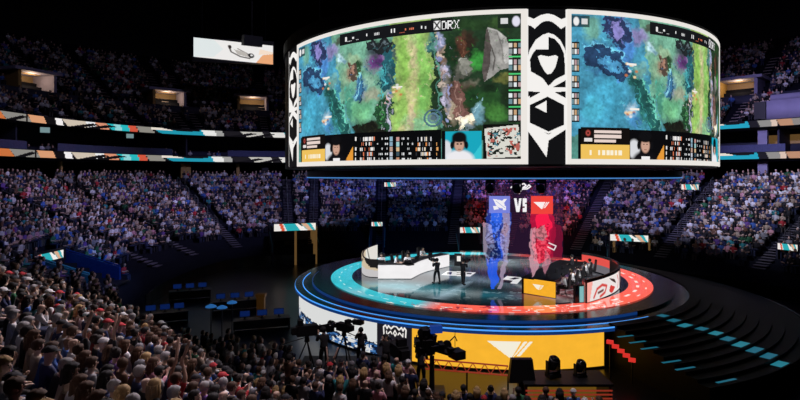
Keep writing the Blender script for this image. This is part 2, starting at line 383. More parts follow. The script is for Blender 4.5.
# --- picture on the screens, painted in its own width x height; U,V take survey readings of the left screen
BZ = .2
aL, aR = P0-PH/2-HW, P0-PH/2+HW
def UV(px, py):
    a = ANG(px, RB); d = RB*math.sin(a)-CY
    return ((a-aL)*RB, ZB1-(CZ-(py-HOR)*d/FP))
WW, HH = (aR-aL)*RB, ZB1-ZB0
NW, NH = 430, 216
cv = Canvas(NW, NH, 0, 0, WW, HH, L('#3f7f74'))
n1, n2, n3 = fbm(NW, NH, 14, 21, 5), fbm(NW, NH, 30, 22, 5), fbm(NW, NH, 70, 23, 3)
X0, Y0 = cv.X.copy(), cv.Y.copy()
cv.X = X0+(n1-.5)*.6+(n3-.5)*.35; cv.Y = Y0+(n2-.5)*.5+(fbm(NW, NH, 60, 29)-.5)*.35      # ragged natural outlines
def B(px, py, rx, ry, col, al=1., rot=0., soft=.35):
    u, v = UV(px, py); d = RB*math.sin(ANG(px, RB))-CY; k = d/FP
    cv.ell(u, v, rx*k*1.12, ry*k, L(col), al, rot, soft)
def PG(pts, col, al=1.): cv.poly([UV(*p) for p in pts], L(col), al)
PG([(296, 40), (330, 33), (350, 140), (296, 145)], '#2a87a6')
PG([(330, 33), (397, 22), (393, 140), (348, 140)], '#5f9a80')
PG([(392, 20), (434, 14), (436, 136), (390, 138)], '#86a552')
PG([(430, 12), (530, 6), (530, 140), (434, 138)], '#17301a')
for a in ((306, 56, 8, 9, '#5d9a86', .9), (318, 50, 8, 9, '#27406e', .9), (317, 53, 4, 6, '#6f6ab0', .9), (322, 64, 8, 14, '#2c6fb5', .9), (331, 52, 10, 7, '#8a7db8', .9), (340, 41, 8, 4, '#3b2c24', .8), (311, 80, 12, 13, '#1c4f86', .95), (313, 77, 6, 6, '#123052', .9), (308, 84, 5, 4, '#39a3c4', .8), (316, 70, 5, 3, '#3fb0d0', .7),
          (312, 112, 16, 20, '#1f93b4', .9), (306, 122, 8, 9, '#27a5bf', .7), (332, 82, 6, 7, '#6e9f86', .7), (328, 93, 6, 12, '#1d6b70', .9), (336, 112, 5, 20, '#17665e', .95), (342, 124, 5, 12, '#1f7f92', .85), (343, 116, 3, 12, '#5fb0a0', .6), (345, 75, 7, 9, '#86ab86', .8), (351, 73, 7, 8, '#8d6a55', .85), (358, 66, 5, 8, '#284a30', .9), (353, 60, 9, 6, '#8fae86', .7), (340, 59.5, 5.5, 5, '#9fc3cc', .95), (342, 61, 3, 3, '#5f93a8', .8),
          (366, 82, 8, 6, '#8ab59a', .7), (375, 62, 11, 10, '#7a5a8a', .8), (376, 62, 8, 8, '#5b2a70', .95), (377, 62, 4, 4, '#3a1650', .8), (380, 48, 14, 7, '#1b2426', .95), (372, 50, 7, 4, '#33414a', .8), (391, 60, 4, 14, '#2a3c44', .9), (386, 76, 7, 10, '#137a86', .95), (384, 72, 4, 6, '#2ba0a4', .7), (390, 84, 5, 5, '#1c6f6a', .8), (360, 88, 5, 10, '#24669c', .95), (358, 96, 7, 5, '#2f6f9c', .8), (371, 96, 12, 7, '#8f8a74', .75), (361, 112, 13, 11, '#57a777', .95), (363, 116, 8, 6, '#6fbb80', .6), (349, 104, 5, 16, '#2a7f6a', .8),
          (367, 129, 16, 7, '#15170e', .98), (376, 126, 7, 6, '#20200f', .9), (356, 133, 8, 5, '#0f1a12', .9), (382, 112, 5, 18, '#1f5a34', .9), (388, 112, 3.2, 22, '#8d90a8', .85), (389, 102, 2.5, 8, '#c9a49c', .7), (330, 128, 7, 6, '#2f7fc0', .6), (327, 118, 5, 6, '#b9cbd8', .6), (352, 130, 6, 8, '#1f7a86', .6)): B(*a)
for a in ((412, 52, 6, 24, '#b8a67e', .75), (409, 95, 6, 22, '#b3a672', .65), (402, 60, 6, 26, '#79b03c', .75), (422, 66, 6, 30, '#6fae46', .75), (400, 112, 6, 24, '#86b848', .75), (426, 98, 6, 22, '#4f9a3c', .7), (418, 124, 16, 10, '#6fb088', .7), (403, 130, 4, 8, '#b99b70', .6), (396, 92, 4, 8, '#c9a45c', .5), (414, 36, 6, 8, '#7fae5a', .7), (432, 40, 3.5, 12, '#2f6a6a', .8), (410, 118, 4, 14, '#c2a183', .6)): B(*a)
for a in ((441, 42, 3.5, 8, '#8a92b8', .85), (441, 56, 4, 8, '#7d6252', .9), (444, 70, 4.5, 8, '#98a0c8', .8), (441, 72, 2.5, 5, '#caa8a0', .7), (447, 84, 4, 8, '#7a7468', .9), (455, 96, 5, 12, '#7a5648', .95), (460, 106, 6, 9, '#6b4038', .9), (452, 112, 4, 12, '#9a8a72', .8), (447, 100, 3, 14, '#8c86a0', .7), (462, 45, 5, 11, '#4a2a1e', .95), (470, 40, 5, 8, '#2a1a12', .9), (463, 68, 9, 8, '#55554c', .9), (472, 84, 6, 4, '#6a6656', .7), (478, 60, 7, 9, '#2a8a2c', .9), (466, 88, 8, 5, '#4a3a2c', .7), (450, 55, 5, 18, '#0e2a12', .9), (470, 25, 14, 5, '#1d3a18', .9), (500, 22, 12, 5, '#2d4a1e', .8),
          (470, 100, 10, 10, '#123a18', .9), (490, 100, 10, 14, '#1d4a1c', .9), (498, 112, 10, 8, '#3a7a2a', .8), (512, 96, 8, 14, '#10240f', .9), (505, 78, 9, 5, '#6a6a28', .6), (488, 88, 9, 6, '#0d2410', .9), (477, 116, 6, 7, '#4f7f8c', .95), (480, 108, 4, 6, '#6d9aa2', .8), (465, 121, 6, 6, '#e6cfae', .95), (468, 127, 6, 3, '#5f7480', .8)): B(*a)
w5, w6 = fbm(NW, NH, 44, 41, 4), fbm(NW, NH, 44, 42, 4); cv.X = X0+(w5-.5)*.75; cv.Y = Y0+(w6-.5)*.75
def LN(pts, px, col, al=.9): cv.line([UV(*p) for p in pts], px*.047, L(col), al)
LN([(317, 42), (325, 58), (326, 70), (318, 92)], 7, '#2f78c0', .7)
PG([(303, 73), (310, 66), (320, 69), (327, 84), (322, 94), (311, 91), (304, 85)], '#143457'); LN([(303, 73), (310, 66), (320, 69), (327, 84)], 1.6, '#58b8d8'); PG([(308, 79), (315, 75), (321, 84), (313, 87)], '#2f86b4'); LN([(311, 91), (322, 94)], 1.5, '#0c1e38')
PG([(311, 44), (322, 41), (327, 50), (324, 61), (316, 64), (312, 55)], '#1f2f58'); PG([(314, 48), (320, 45), (321, 56), (316, 58)], '#7a74ba'); LN([(322, 41), (327, 50), (324, 61)], 1.4, '#4f96c8')
PG([(349, 65), (357, 62), (360, 75), (354, 84), (347, 77)], '#4a3c32'); PG([(349, 66), (353, 65), (354, 78), (349, 75)], '#946c58'); PG([(356, 60), (361, 63), (362, 74), (358, 76)], '#1f4226')
PG([(356, 83), (361, 76), (365, 86), (360, 103), (353, 98)], '#1d5a80'); LN([(361, 76), (358, 90), (354, 98)], 1.5, '#77c4d4'); LN([(365, 86), (360, 103)], 1.5, '#0d2c44')
PG([(365, 43), (392, 38), (395, 52), (381, 55), (368, 50)], '#161d20'); LN([(370, 44), (376, 48), (386, 43)], 1.3, '#55656c'); PG([(381, 52), (394, 46), (395, 84), (387, 92), (378, 87), (383, 70)], '#0e4a55')
for a, b, c_ in ((383, 72, '#35b6bc'), (386, 66, '#1f98a4'), (389, 60, '#2a6a74'), (381, 84, '#29a4a8'), (391, 74, '#4a6a72')): LN([(a, b), (a+1, b+9), (a-1, b+14)], 1.7, c_)
PG([(325, 90), (333, 86), (339, 102), (349, 128), (343, 137), (334, 118)], '#0d504e'); LN([(333, 86), (339, 102), (349, 128)], 1.6, '#59c6ac'); LN([(329, 94), (335, 114), (341, 130)], 1.5, '#1f8a80'); LN([(344, 108), (350, 124), (353, 136)], 3, '#3f8fa8', .6)
PG([(377, 106), (386, 97), (392, 100), (392, 137), (384, 137), (381, 122), (373, 115)], '#174428'); LN([(388.5, 98), (389.5, 116), (390, 136)], 3.2, '#a4a2bc', .85); LN([(387, 98), (387.5, 104)], 2, '#d8a8a0'); LN([(379, 108), (383, 118), (383, 132)], 1.6, '#3f8f4a')
PG([(354, 127), (362, 122), (374, 123), (384, 127), (386, 138), (354, 138)], '#11130b')
LN([(433, 30), (436, 58), (439, 90), (441, 128)], 2.2, '#4a8f7c', .8)
for k in range(15): t_ = k/14.; LN([(440+8*t_+3*math.sin(k*1.7), 38+88*t_), (441.5+8*t_+3*math.sin(k*1.7), 42+88*t_)], 3.2, ['#b0a8c4', '#8f7a68', '#c8b4a4', '#7f88b8', '#6a564a'][k % 5], .9)
PG([(451, 82), (459, 80), (466, 102), (465, 116), (457, 119), (452, 100)], '#6a463e'); LN([(455, 82), (460, 100), (460, 116)], 1.6, '#9a7468'); LN([(451, 84), (453, 100)], 1.5, '#3a2622')
PG([(458, 119), (471, 111), (476, 117), (464, 128)], '#ead6b8'); LN([(458, 119), (464, 128)], 1.5, '#6a5a50'); PG([(471, 108), (482, 99), (481, 109), (475, 117)], '#568796'); LN([(473, 109), (481, 101)], 1.2, '#9cc4cc'); PG([(462, 129), (470, 126), (474, 131), (464, 132)], '#50646e')
PG([(461, 38), (466, 37), (468, 54), (462, 58), (458, 50)], '#54301f'); LN([(463, 38), (464, 56)], 1.3, '#7d5238')
PG([(459, 62), (468, 58), (474, 66), (468, 74), (458, 71)], '#6f6f66'); LN([(459, 62), (468, 58)], 1.5, '#a3a398'); PG([(454, 74), (464, 76), (460, 84), (452, 80)], '#4f4f46')
cv.X, cv.Y = X0, Y0
PG([(486, 30), (488, 28), (497, 30.5), (506, 38), (511, 49), (512.5, 60), (509, 68), (500, 70), (493, 76), (484, 82), (482, 70), (484, 50)], '#85837f'); PG([(486, 30), (488, 29), (491, 46), (490, 64), (486, 80), (484, 82), (482, 70), (484, 50)], '#4d4542')
PG([(497, 30.5), (506, 38), (511, 49), (512.5, 60), (505, 64), (502, 46)], '#a09e9b', .75); LN([(491, 46), (495, 58), (493, 70)], 1.2, '#3f3936'); LN([(497, 32), (502, 46), (503, 62)], 1., '#5e5a57', .7); LN([(488, 28), (497, 30.5), (506, 38)], 1.2, '#b4b2ae')
cv.X = X0+(w6-.5)*.4; cv.Y = Y0+(w5-.5)*.4
shade = fbm(NW, NH, 26, 43, 3); cv.im[..., :3] *= np.clip(.55+.9*shade, .5, 1.35)[..., None]
rs = random.Random(12)                                       # angular rocks and foliage glints
def shards(n, x0_, x1_, y0_, y1_, cols, s=2.6):
    for _ in range(n):
        cx, cy, a, l = rs.uniform(x0_, x1_), rs.uniform(y0_, y1_), rs.uniform(0, 6.3), rs.uniform(.5, 1.)*s
        PG([(cx+l*math.cos(a), cy+l*math.sin(a)), (cx+l*.5*math.cos(a+2), cy+l*.5*math.sin(a+2)), (cx+l*.8*math.cos(a+3.6), cy+l*.8*math.sin(a+3.6))], rs.choice(cols), rs.uniform(.3, .75))
shards(60, 300, 324, 60, 92, ['#0f2c50', '#2f86b8', '#49b8d6', '#163f6b', '#1b5a8a']); shards(26, 312, 328, 40, 62, ['#1b2c50', '#5a62a8', '#2f5f9c', '#16283e'])
shards(50, 328, 346, 86, 134, ['#0f4a48', '#2fa08a', '#125a5c', '#57b89c', '#0d3a3c']); shards(60, 366, 396, 42, 88, ['#0f2024', '#1a8a92', '#2a5a60', '#3a4a58', '#0f5a66', '#46b0b0'])
shards(24, 345, 366, 62, 100, ['#6a4a3a', '#24502c', '#2a5f94', '#7fb08a']); shards(34, 378, 392, 98, 134, ['#124022', '#a8a8ba', '#4a5a70', '#2a7a3a', '#c8c0c8'], 2.2)
shards(30, 355, 384, 120, 135, ['#0a0c06', '#2a2a12', '#142a18']); shards(60, 434, 466, 36, 132, ['#5a3c30', '#9a9ab0', '#3a4a58', '#b89a8a', '#2a3a2a', '#6a6a62'], 2.4)
shards(120, 392, 436, 20, 134, ['#a9c46a', '#6f9a3c', '#c4b48c', '#b4d070', '#5f8f3a', '#8fa860'], 3.2); shards(90, 444, 520, 18, 124, ['#0a200c', '#1c5a1e', '#2f7a28', '#0c2a10', '#3c2a1a', '#24481c'], 3.); shards(40, 394, 432, 24, 132, ['#8fb84e', '#5f9a3a', '#b9ab7c', '#a4c060'], 2.); shards(24, 300, 330, 92, 132, ['#2f9fc0', '#187f9c', '#3fb0c4'], 2.4)
cv.X, cv.Y = X0, Y0
n4 = fbm(NW, NH, 150, 27, 2); tex = (n3*.45+n2*.25+n4*.3); cv.im[..., :3] *= np.clip(.22+1.56*tex, .25, 1.75)[..., None]
lum = cv.im[..., :3].mean(-1, keepdims=True); cv.im[..., :3] = np.clip((cv.im[..., :3]*.86+lum*.14)*1.28+.006, 0, 1)
def ring(px, py, r, col):
    u, v = UV(px, py); k = (RB*math.sin(ANG(px, RB))-CY)/FP; d = np.hypot((cv.X-u)/1.1, cv.Y-v)/k
    cv.put(((np.abs(d-r) < 1.)).astype(float), L(col), .9)
ring(433, 118, 8, '#46647c'); ring(433, 118, 4.5, '#5f7f96'); B(433, 118, 3, 3, '#5a6f7c')
r5 = np.random.default_rng(5)
for cx, cy in ((326, 83), (328, 122), (397, 92)):            # small figures lost in the distance of the picture: light specks only
    for k in range(9): B(cx+r5.normal(0, 3.2), cy+r5.normal(0, 3.5), 1.5, 1.2, ['#f2d3a4', '#e6e6ea', '#c77a4c', '#3a78b0'][k % 4], .9)
    u, v = UV(cx, cy-5); cv.rect(u-.25, v-.04, u+.3, v+.05, L('#f4efe6'))
def box(px0, py0, px1, py1, col, al=1.):
    (u0, _), (u1, _) = UV(px0, 160), UV(px1, 160); k0 = UV((px0+px1)/2, py0)[1]; k1 = UV((px0+px1)/2, py1)[1]
    cv.rect(u0, k0, u1, k1, L(col), al); return u0, k0, u1, k1
def bits(px0, py0, px1, py1, n, rows, cols, seed, hgt=.5):
    u0, v0, u1, v1 = (*UV(px0, py0)[:1], UV((px0+px1)/2, py0)[1], UV(px1, py0)[0], UV((px0+px1)/2, py1)[1]); r = np.random.default_rng(seed)
    for j in range(rows):
        va = v0+(v1-v0)*(j+.5-hgt/2)/rows; vb = v0+(v1-v0)*(j+.5+hgt/2)/rows
        for i in range(n):
            if r.random() < .8:
                a = u0+(u1-u0)*i/n; cv.rect(a, va, a+(u1-u0)/n*r.uniform(.45, .95), vb, L(cols[r.integers(len(cols))]))
# bottom read-out
box(301, 132.5, 441, 163.5, '#0a0b0d'); box(302, 135, 325, 149, '#14100f')
for j, y in enumerate((137.5, 141.5, 145.5)): box(307, y, 318+[2, 2, -1][j], y+2.4, '#e8d4cc')
B(304.5, 141, 1.7, 2.2, '#c05048'); B(304.5, 141, .8, 1., '#14100f'); box(303, 145, 306, 148, '#e4dedc')
box(302, 149.5, 325, 163.3, '#efc25e'); bits(305, 154, 323, 158.5, 9, 1, ['#fbf1d8'], 3, .9)
def portrait(px0, px1, y0, y1, bg, bg2, hair, top, cx, s=1., band='#111114'):
    u0, v0, u1, v1 = box(px0, y0, px1, y1, bg); w, h = u1-u0, v1-v0
    sub = (cv.X >= u0) & (cv.X < u1) & (cv.Y >= v0) & (cv.Y < v1); old = cv.put
    cv.put = lambda m, c, al=1.: old(m*sub, c, al)
    c = u0+w*cx
    cv.poly([(u0+w*.72, v1), (u1, v0+h*.45), (u1, v1)], L(bg2)); cv.ell(u0+w*.1, v0+h*.62, w*.16, h*.3, L('#d9dbe0'))
    cv.ell(c, v1, w*.36, h*.33, L(top)); cv.ell(c, v0+h*.36, w*.2*s, h*.34*s, L(hair)); cv.ell(c, v0+h*.5, w*.125*s, h*.23*s, L('#caa08c')); cv.ell(c, v0+h*.28, w*.17*s, h*.12*s, L(hair))
    cv.rect(c-w*.075, v0+h*.44, c-w*.02, v0+h*.48, L('#2a1d1a')); cv.rect(c+w*.02, v0+h*.44, c+w*.075, v0+h*.48, L('#2a1d1a')); cv.rect(c-w*.04, v0+h*.62, c+w*.04, v0+h*.65, L('#8a5148'))
    for sgn in (-1, 1): cv.ell(c+sgn*w*.19*s, v0+h*.5, w*.045, h*.13, L(band))
    cv.ell(c, v0+h*.2, w*.185*s, h*.16, L(band)); cv.rect(c-w*.12, v0+h*.85, c+w*.14, v0+h*.97, L('#f0eef0')) if top != '#eceaee' else None
    cv.put = old
portrait(325.5, 353, 134, 162.5, '#0c0c0f', '#e59a3a', '#0d0b0c', '#121116', .42)
for j in range(5):
    y = 137.2+j*5.05
    bits(355, y, 357, y+3.4, 1, 1, ['#eae6e4'], 40+j, 1); bits(360, y, 375, y+3.6, 10, 1, ['#f0ece8', '#e8805a', '#f0ece8', '#c8c8d0', '#2b2d33'], 50+j, 1)
    bits(377, y+.6, 383, y+2.4, 4, 1, ['#cfd2d4', '#0a0b0d'], 60+j, 1); bits(385, y+.4, 388, y+2.6, 2, 1, ['#e2e4e6'], 70+j, 1)
    box(389.5, y-.3, 392.5, y+4, ['#8fb4c4', '#88a8bc', '#b99a8a', '#c4c8d4', '#a7b8c4'][j]); box(396, y-.3, 399, y+4, ['#c89890', '#9ccaca', '#d8b890', '#3f5460', '#c08c70'][j])
    bits(401.5, y+.4, 405, y+2.6, 2, 1, ['#e2e4e6'], 80+j, 1); bits(407.5, y+.4, 413, y+2.4, 4, 1, ['#cfd2d4', '#0a0b0d'], 90+j, 1)
    bits(416, y, 432, y+3.6, 10, 1, ['#f0ece8', '#e08a4a', '#c8c8d0', '#2b2d33', '#f0e0c8'], 100+j, 1); bits(436, y, 438.5, y+3.4, 1, 1, ['#eae6e4', '#e0a060'], 110+j, 1)
portrait(441.5, 481.5, 131, 159.5, '#1aa6bd', '#35c3d2', '#141318', '#eceaee', .45, .95)
box(441.5, 131, 445, 159.5, '#0a0b0d'); 
u0, v0, u1, v1 = box(483, 124, 524, 160, '#10110f'); w, h = u1-u0, v1-v0
cv.poly([(u0+w*.03, v0+h*.12), (u0+w*.86, v0+h*.02), (u1-w*.02, v0+h*.9), (u0+w*.1, v1-h*.04)], L('#d9d8cf'))
mm = ((fbm(NW, NH, 140, 31, 2) > .52) & (cv.X > u0+w*.12) & (cv.X < u1-w*.09) & (cv.Y > v0+h*.14) & (cv.Y < v1-h*.14))
cv.put(mm.astype(float), L('#1a211c')); mm2 = mm & (fbm(NW, NH, 60, 33, 2) > .6); cv.put(mm2.astype(float), L('#4f7f8c')); 
cv.put(((fbm(NW, NH, 80, 35, 2) > .68) & (cv.X > u0+w*.1) & (cv.X < u1-w*.1) & (cv.Y > v0+h*.1) & (cv.Y < v1-h*.1)).astype(float), L('#b8645a'))
# top read-out (a straight strip on the screen itself)
tw0, tw1 = UV(340, 40)[0], UV(452, 30)[0]; VT = .26
cv.rect(tw0, VT, tw1, VT+.62, L('#17181b')); cv.rect(tw0+.55*0, VT+.62, tw1, VT+.62, L('#17181b'))
def top(px, w, v, h, col):
    u = UV(px, 40)[0]; w *= .8
    for k in range(max(1, int(w/.09))): cv.rect(u+k*.09, VT+.14+v*.6, u+k*.09+.065, VT+.14+(v+h)*.6, L(col))
for px, wd, v, h, cl in ((345, .25, .1, .4, '#e9e7e6'), (352, .3, .2, .2, '#e0e0e0'), (366, .2, .15, .25, '#eeeeee'), (374, .5, .2, .22, '#dadada'), (391, .14, .1, .36, '#f4f4f4'), (394, .14, .1, .36, '#f4f4f4'), (405, .18, .2, .2, '#e07a5a'), (409, .38, .2, .2, '#e07a5a'), (421, .16, .15, .25, '#eeeeee'), (425, .12, .2, .22, '#dadada'), (347, .5, .5, .08, '#cfcfcf'), (356, .3, .5, .08, '#cfcfcf'), (399, .5, .5, .08, '#c96a52')): top(px, wd, v, h, cl)
u = UV(433.5, 30)[0]; cv.rect(u, VT+.08, u+.34, VT+.5, L('#f2f2f2')); cv.line([(u+.04, VT+.12), (u+.3, VT+.46)], .07, L('#17181b')); cv.line([(u+.3, VT+.12), (u+.04, VT+.46)], .07, L('#17181b'))
cv.text(UV(441.5, 30)[0], VT+.1, 'DRX', .42, L('#f4f4f4'), .3)
cv.rect(.2, VT, 1.1, VT+.55, L('#1a2228'), .8); cv.ell(.45, VT+.28, .14, .2, L('#eeeeee')); cv.rect(.72, VT+.14, 1., VT+.4, L('#d8d8d8'))
cv.rect(WW-1.35, VT, WW-.2, VT+.6, L('#1a2420'), .8); cv.ell(WW-.5, VT+.3, .18, .24, L('#e2e0f0')); cv.rect(WW-1.2, VT+.14, WW-.86, VT+.4, L('#d8d8d8'))
for j in range(5):                                           # side icons
    v = 1.3+j*.78 + .2
    for (ua, ub) in ((WW-.85, WW-.22), (.22, .62)):
        cv.rect(ua, v, ub, v+.62, L('#1d201d')); k = (ub-ua)/3
        for i in range(3):
            for q in range(2): cv.rect(ua+i*k+.02, v+.06+q*.28, ua+(i+1)*k-.03, v+.28+q*.28, L(['#d8d4cc', '#8f9a9c', '#c9a37c', '#e4ecee', '#6f8f98', '#b99a9c'][(i*2+q+j*3) % 6]))
    cv.rect(WW-.85, v-.1, WW-.22, v-.03, L('#4fd07a'))
img = cv.im; img[..., 3] = 1
# frame the picture inside its white surround: the surround is a real raised frame
scr_me = grid_mesh('screen', drum_grid(RB, ZB0, ZB1, aL, aR, NW, NH), img, [M['led']])
bz = MB()
for a0_, a1_, z0_, z1_ in ((aL, aR, ZB1-BZ, ZB1), (aL, aR, ZB0, ZB0+BZ*1.25), (aL, aL+BZ/RB, ZB0, ZB1), (aR-BZ*1.4/RB, aR, ZB0, ZB1)):
    bz.arc(RB-.03, RB+.04, z0_, z1_, a0_, a1_, 60 if a1_-a0_ > .2 else 2)
bz_me = bz.mesh('surround', (M['whiteled'],))
for k, lab in ((0, 'left video screen with a game picture, portraits and a read-out'), (1, 'right video screen repeating the game picture')):
    s = link('screen', scr_me, None, board, (0, 0, 0), k*PH); s['label'] = lab
    link('surround', bz_me, None, s)['label'] = 'white lit border of the screen'
# --- emblem strips between the screens
sw = PH-2*HW; sa0, sa1 = P0-sw/2, P0+sw/2
cs = Canvas(84, 300, 527, 172, 568, 172-163, (.006, .006, .007)); cs.Y = cs.Y[::-1].copy() if False else cs.Y
cs.X, cs.Y = np.meshgrid(527+(np.arange(84)+.5)/84*41, 9+(np.arange(300)+.5)/300*157)
cs.px = .5
W_ = L('#f4f1ee'); K_ = (.006, .006, .007)
cs.poly([(527, 16), (534, 19), (541, 15), (548, 13.5), (555, 15), (562, 19), (568, 17), (568, 25), (562, 29), (556, 24), (552, 21.5), (548, 21), (544, 21.5), (540, 24), (535, 29), (531, 26), (527, 25)], W_)
out = [(527, 60), (530, 50), (536, 40), (543, 35), (549, 33), (555, 35), (561, 40), (566, 49), (568, 60), (568, 80), (550, 90), (527, 80)]
cs.poly(out, W_)
cs.poly([(549, 37), (555, 39), (561, 45), (565, 54), (566, 66), (566, 75), (556, 80), (549, 87), (543, 79), (531, 72), (530, 60), (533, 54), (536, 50), (549, 50)], K_)
cs.poly([(538, 57), (541, 55.5), (549, 57), (556, 55.5), (559, 57), (556, 68), (552, 74), (548, 75), (545, 72), (541, 65)], W_)
cs.poly([(527, 70), (532, 74), (541, 80), (548, 87), (557, 81), (568, 74), (568, 78), (557, 84), (551, 88), (568, 88), (568, 92), (556, 93), (568, 99), (568, 104), (548, 95), (527, 104), (527, 98), (540, 93), (527, 92)], W_)
cs.poly([(530, 93), (541, 93), (530, 99)], K_); cs.poly([(555, 93), (567, 93), (567, 99)], K_)
cs.poly([(527, 104), (548, 95), (568, 104), (568, 128), (549, 135), (527, 127)], W_); cs.poly([(530, 106), (548, 97.5), (565, 106), (565, 126), (549, 133), (530, 124)], K_)
cs.poly([(535, 108), (547, 101.5), (547, 114)], W_)
cs.poly([(527, 124), (530, 126), (549, 136), (565, 126), (568, 122), (568, 130), (549, 142), (547, 159), (538, 146), (527, 131)], W_)
cs.poly([(527, 134), (537, 148), (545, 166), (527, 166)], K_)
cs.line([(527.6, 9), (527.6, 166)], 1.3, W_); cs.line([(567.4, 9), (567.4, 166)], 1.3, W_)
st_me = grid_mesh('emblem_strip', drum_grid(RB-.02, ZB0, ZB1, sa0, sa1, 84, 300), cs.im, [M['led']])
for k, lab in ((0, 'emblem strip between the two screens'), (-1, 'emblem strip at the left end of the board'), (1, 'emblem strip at the right end of the board')):
    link('emblem_strip', st_me, None, board, (0, 0, 0), k*PH)['label'] = lab
CX += .2
# ================================================================== lighting ring under the board
ring_t = empty('lighting_ring', 'black ring of lighting truss with a thin blue line under the video board', 'lighting truss')
MB().arc(12.2, 12.9, 9.5, 9.85, 0, 2*PI, 120).build('drum', M['black'], ring_t)
MB().arc(12.88, 12.93, 9.40, 9.46, -PI-.2, .2, 120).build('light_strip', mat('blue line LED', (.02, .02, .05), .4, emit=L('#4f8fd8'), es=.8), ring_t)
MB().arc(12.3, 12.85, 9.36, 9.5, 0, 2*PI, 120).build('lower_rail', M['darkmetal'], ring_t)
for k in range(8):
    a = k*PI/4+.2; MB().tube([(12.5*math.cos(a), 12.5*math.sin(a), 9.85), (12.5*math.cos(a), 12.5*math.sin(a), 9.97)], .06, 6).build('hanger', M['darkmetal'], ring_t)
def moving_head(loc, rz, label, tilt=.3, up=False, s=1.):
    t = empty('moving_head_light', label, 'stage light', loc, rz, 'moving head lights'); k = 1 if up else -1
    MB().box((0, 0, .07*s*k), (.42*s, .34*s, .14*s)).build('base', M['black'], t)
    y = MB()
    for sx in (-1, 1): y.box((sx*.21*s, 0, .34*s*k), (.05*s, .16*s, .42*s))
    y.box((0, 0, .16*s*k), (.47*s, .16*s, .05*s)); y.build('yoke', M['black'], t)
    R = Matrix.Rotation(tilt, 3, 'X')
    h = MB().lathe([(.11*s, -.22*s), (.16*s, -.16*s), (.17*s, .02*s), (.18*s, .2*s), (.15*s, .22*s)], (0, 0, .45*s*k), 16, True, R).build('lamp_head', M['black'], t, True)
    MB().lathe([(.001, .0), (.14*s, .0), (.14*s, .02*s), (.001, .03*s)], tuple(Vector((0, 0, .45*s*k)) + R @ Vector((0, 0, .222*s))), 16, False, R).build('lens', M['blackgloss'], h, True)
    return t
for px, lab in ((490, 'moving head light hung left of the hanging emblem'), (517, 'moving head light hung in front of the hanging white emblem'), (541, 'moving head light hung right of the hanging emblem')):
    a = ANG(px, 12.6); moving_head((12.6*math.cos(a), 12.6*math.sin(a), 9.36), 0, lab, PI-.3)
# ================================================================== clear hanging screen with the match card
dv = 33.; x0, yv = D(483, dv); x1, _ = D(563, dv); zt, zb = ZH(183, dv), ZH(289, dv)
cv = Canvas(240, 318, 483, 183, 563, 289, (.02, .01, .03), 0.); cv.keepa = True
def fade(msk, col, al): cv.put(msk, col, al)
cv.rect(486, 184, 563, 259, L('#2e1a36'), .62)
n = fbm(240, 318, 16, 51, 4); nb = fbm(240, 318, 40, 52, 3); XB, YB = cv.X.copy(), cv.Y.copy()
cv.X = XB+(fbm(240, 318, 9, 57, 3)-.5)*6; cv.Y = YB+(fbm(240, 318, 9, 58, 3)-.5)*9
for pts, c_, al in (([(487, 212), (511, 212), (510, 240), (504, 262), (490, 258), (486, 236)], '#2348b8', .55), ([(490, 214), (503, 212), (500, 226), (494, 240), (489, 230)], '#2f6af2', .85), ([(497, 240), (505, 232), (503, 256), (496, 262)], '#2a5ce8', .7), ([(487, 258), (499, 260), (498, 276), (494, 290), (487, 276)], '#2360f0', .8),
                    ([(482, 222), (492, 226), (494, 248), (489, 264), (482, 244)], '#b9adc6', .5), ([(502, 216), (509, 214), (510, 246), (506, 268), (500, 292), (497, 288), (503, 262), (501, 240)], '#c3b0cc', .5), ([(486, 244), (498, 242), (500, 256), (488, 260)], '#101430', .75), ([(502, 222), (508, 226), (507, 238), (502, 234)], '#b08a94', .6),
                    ([(531, 212), (553, 214), (556, 236), (552, 256), (536, 258), (530, 236)], '#c21440', .75), ([(536, 216), (546, 211), (552, 226), (548, 240), (536, 236)], '#ff1f4c', .9), ([(532, 244), (546, 240), (552, 252), (540, 262), (533, 258)], '#f0324e', .8), ([(553, 222), (563, 226), (563, 259), (550, 259)], '#8c1234', .55),
                    ([(529, 228), (535, 226), (535, 248), (539, 262), (532, 278), (529, 262)], '#f0b5c4', .5), ([(546, 250), (550, 254), (548, 268), (545, 274), (542, 264)], '#e89ab0', .4), ([(535, 228), (545, 226), (548, 236), (541, 242), (535, 238)], '#a8888e', .7)): cv.poly(pts, L(c_), al)
cv.put(((nb > .58) & (cv.X > 531) & (cv.X < 550) & (cv.Y > 226) & (cv.Y < 262)).astype(float), L('#ff8094'), .3); cv.put(((nb > .6) & (cv.X > 486) & (cv.X < 510) & (cv.Y > 215) & (cv.Y < 262)).astype(float), L('#a8c0ff'), .28)
cv.put(((nb < .4) & (cv.X > 531) & (cv.X < 550) & (cv.Y > 226) & (cv.Y < 258)).astype(float), L('#4a0818'), .5); cv.put(((nb < .4) & (cv.X > 486) & (cv.X < 506) & (cv.Y > 222) & (cv.Y < 262)).astype(float), L('#0c1440'), .5)
cv.X, cv.Y = XB, YB
cv.line([(549, 243), (556, 246), (554, 250), (548, 247)], 1.2, L('#f6e6ec'), .85); cv.line([(488, 237), (494, 233), (497, 237), (491, 240)], 1., L('#2a2344'), .8)
cv.rect(489, 196, 510, 213, L('#7c86e0'), .92); cv.rect(531, 196, 553, 214, L('#f2473c'), .95)
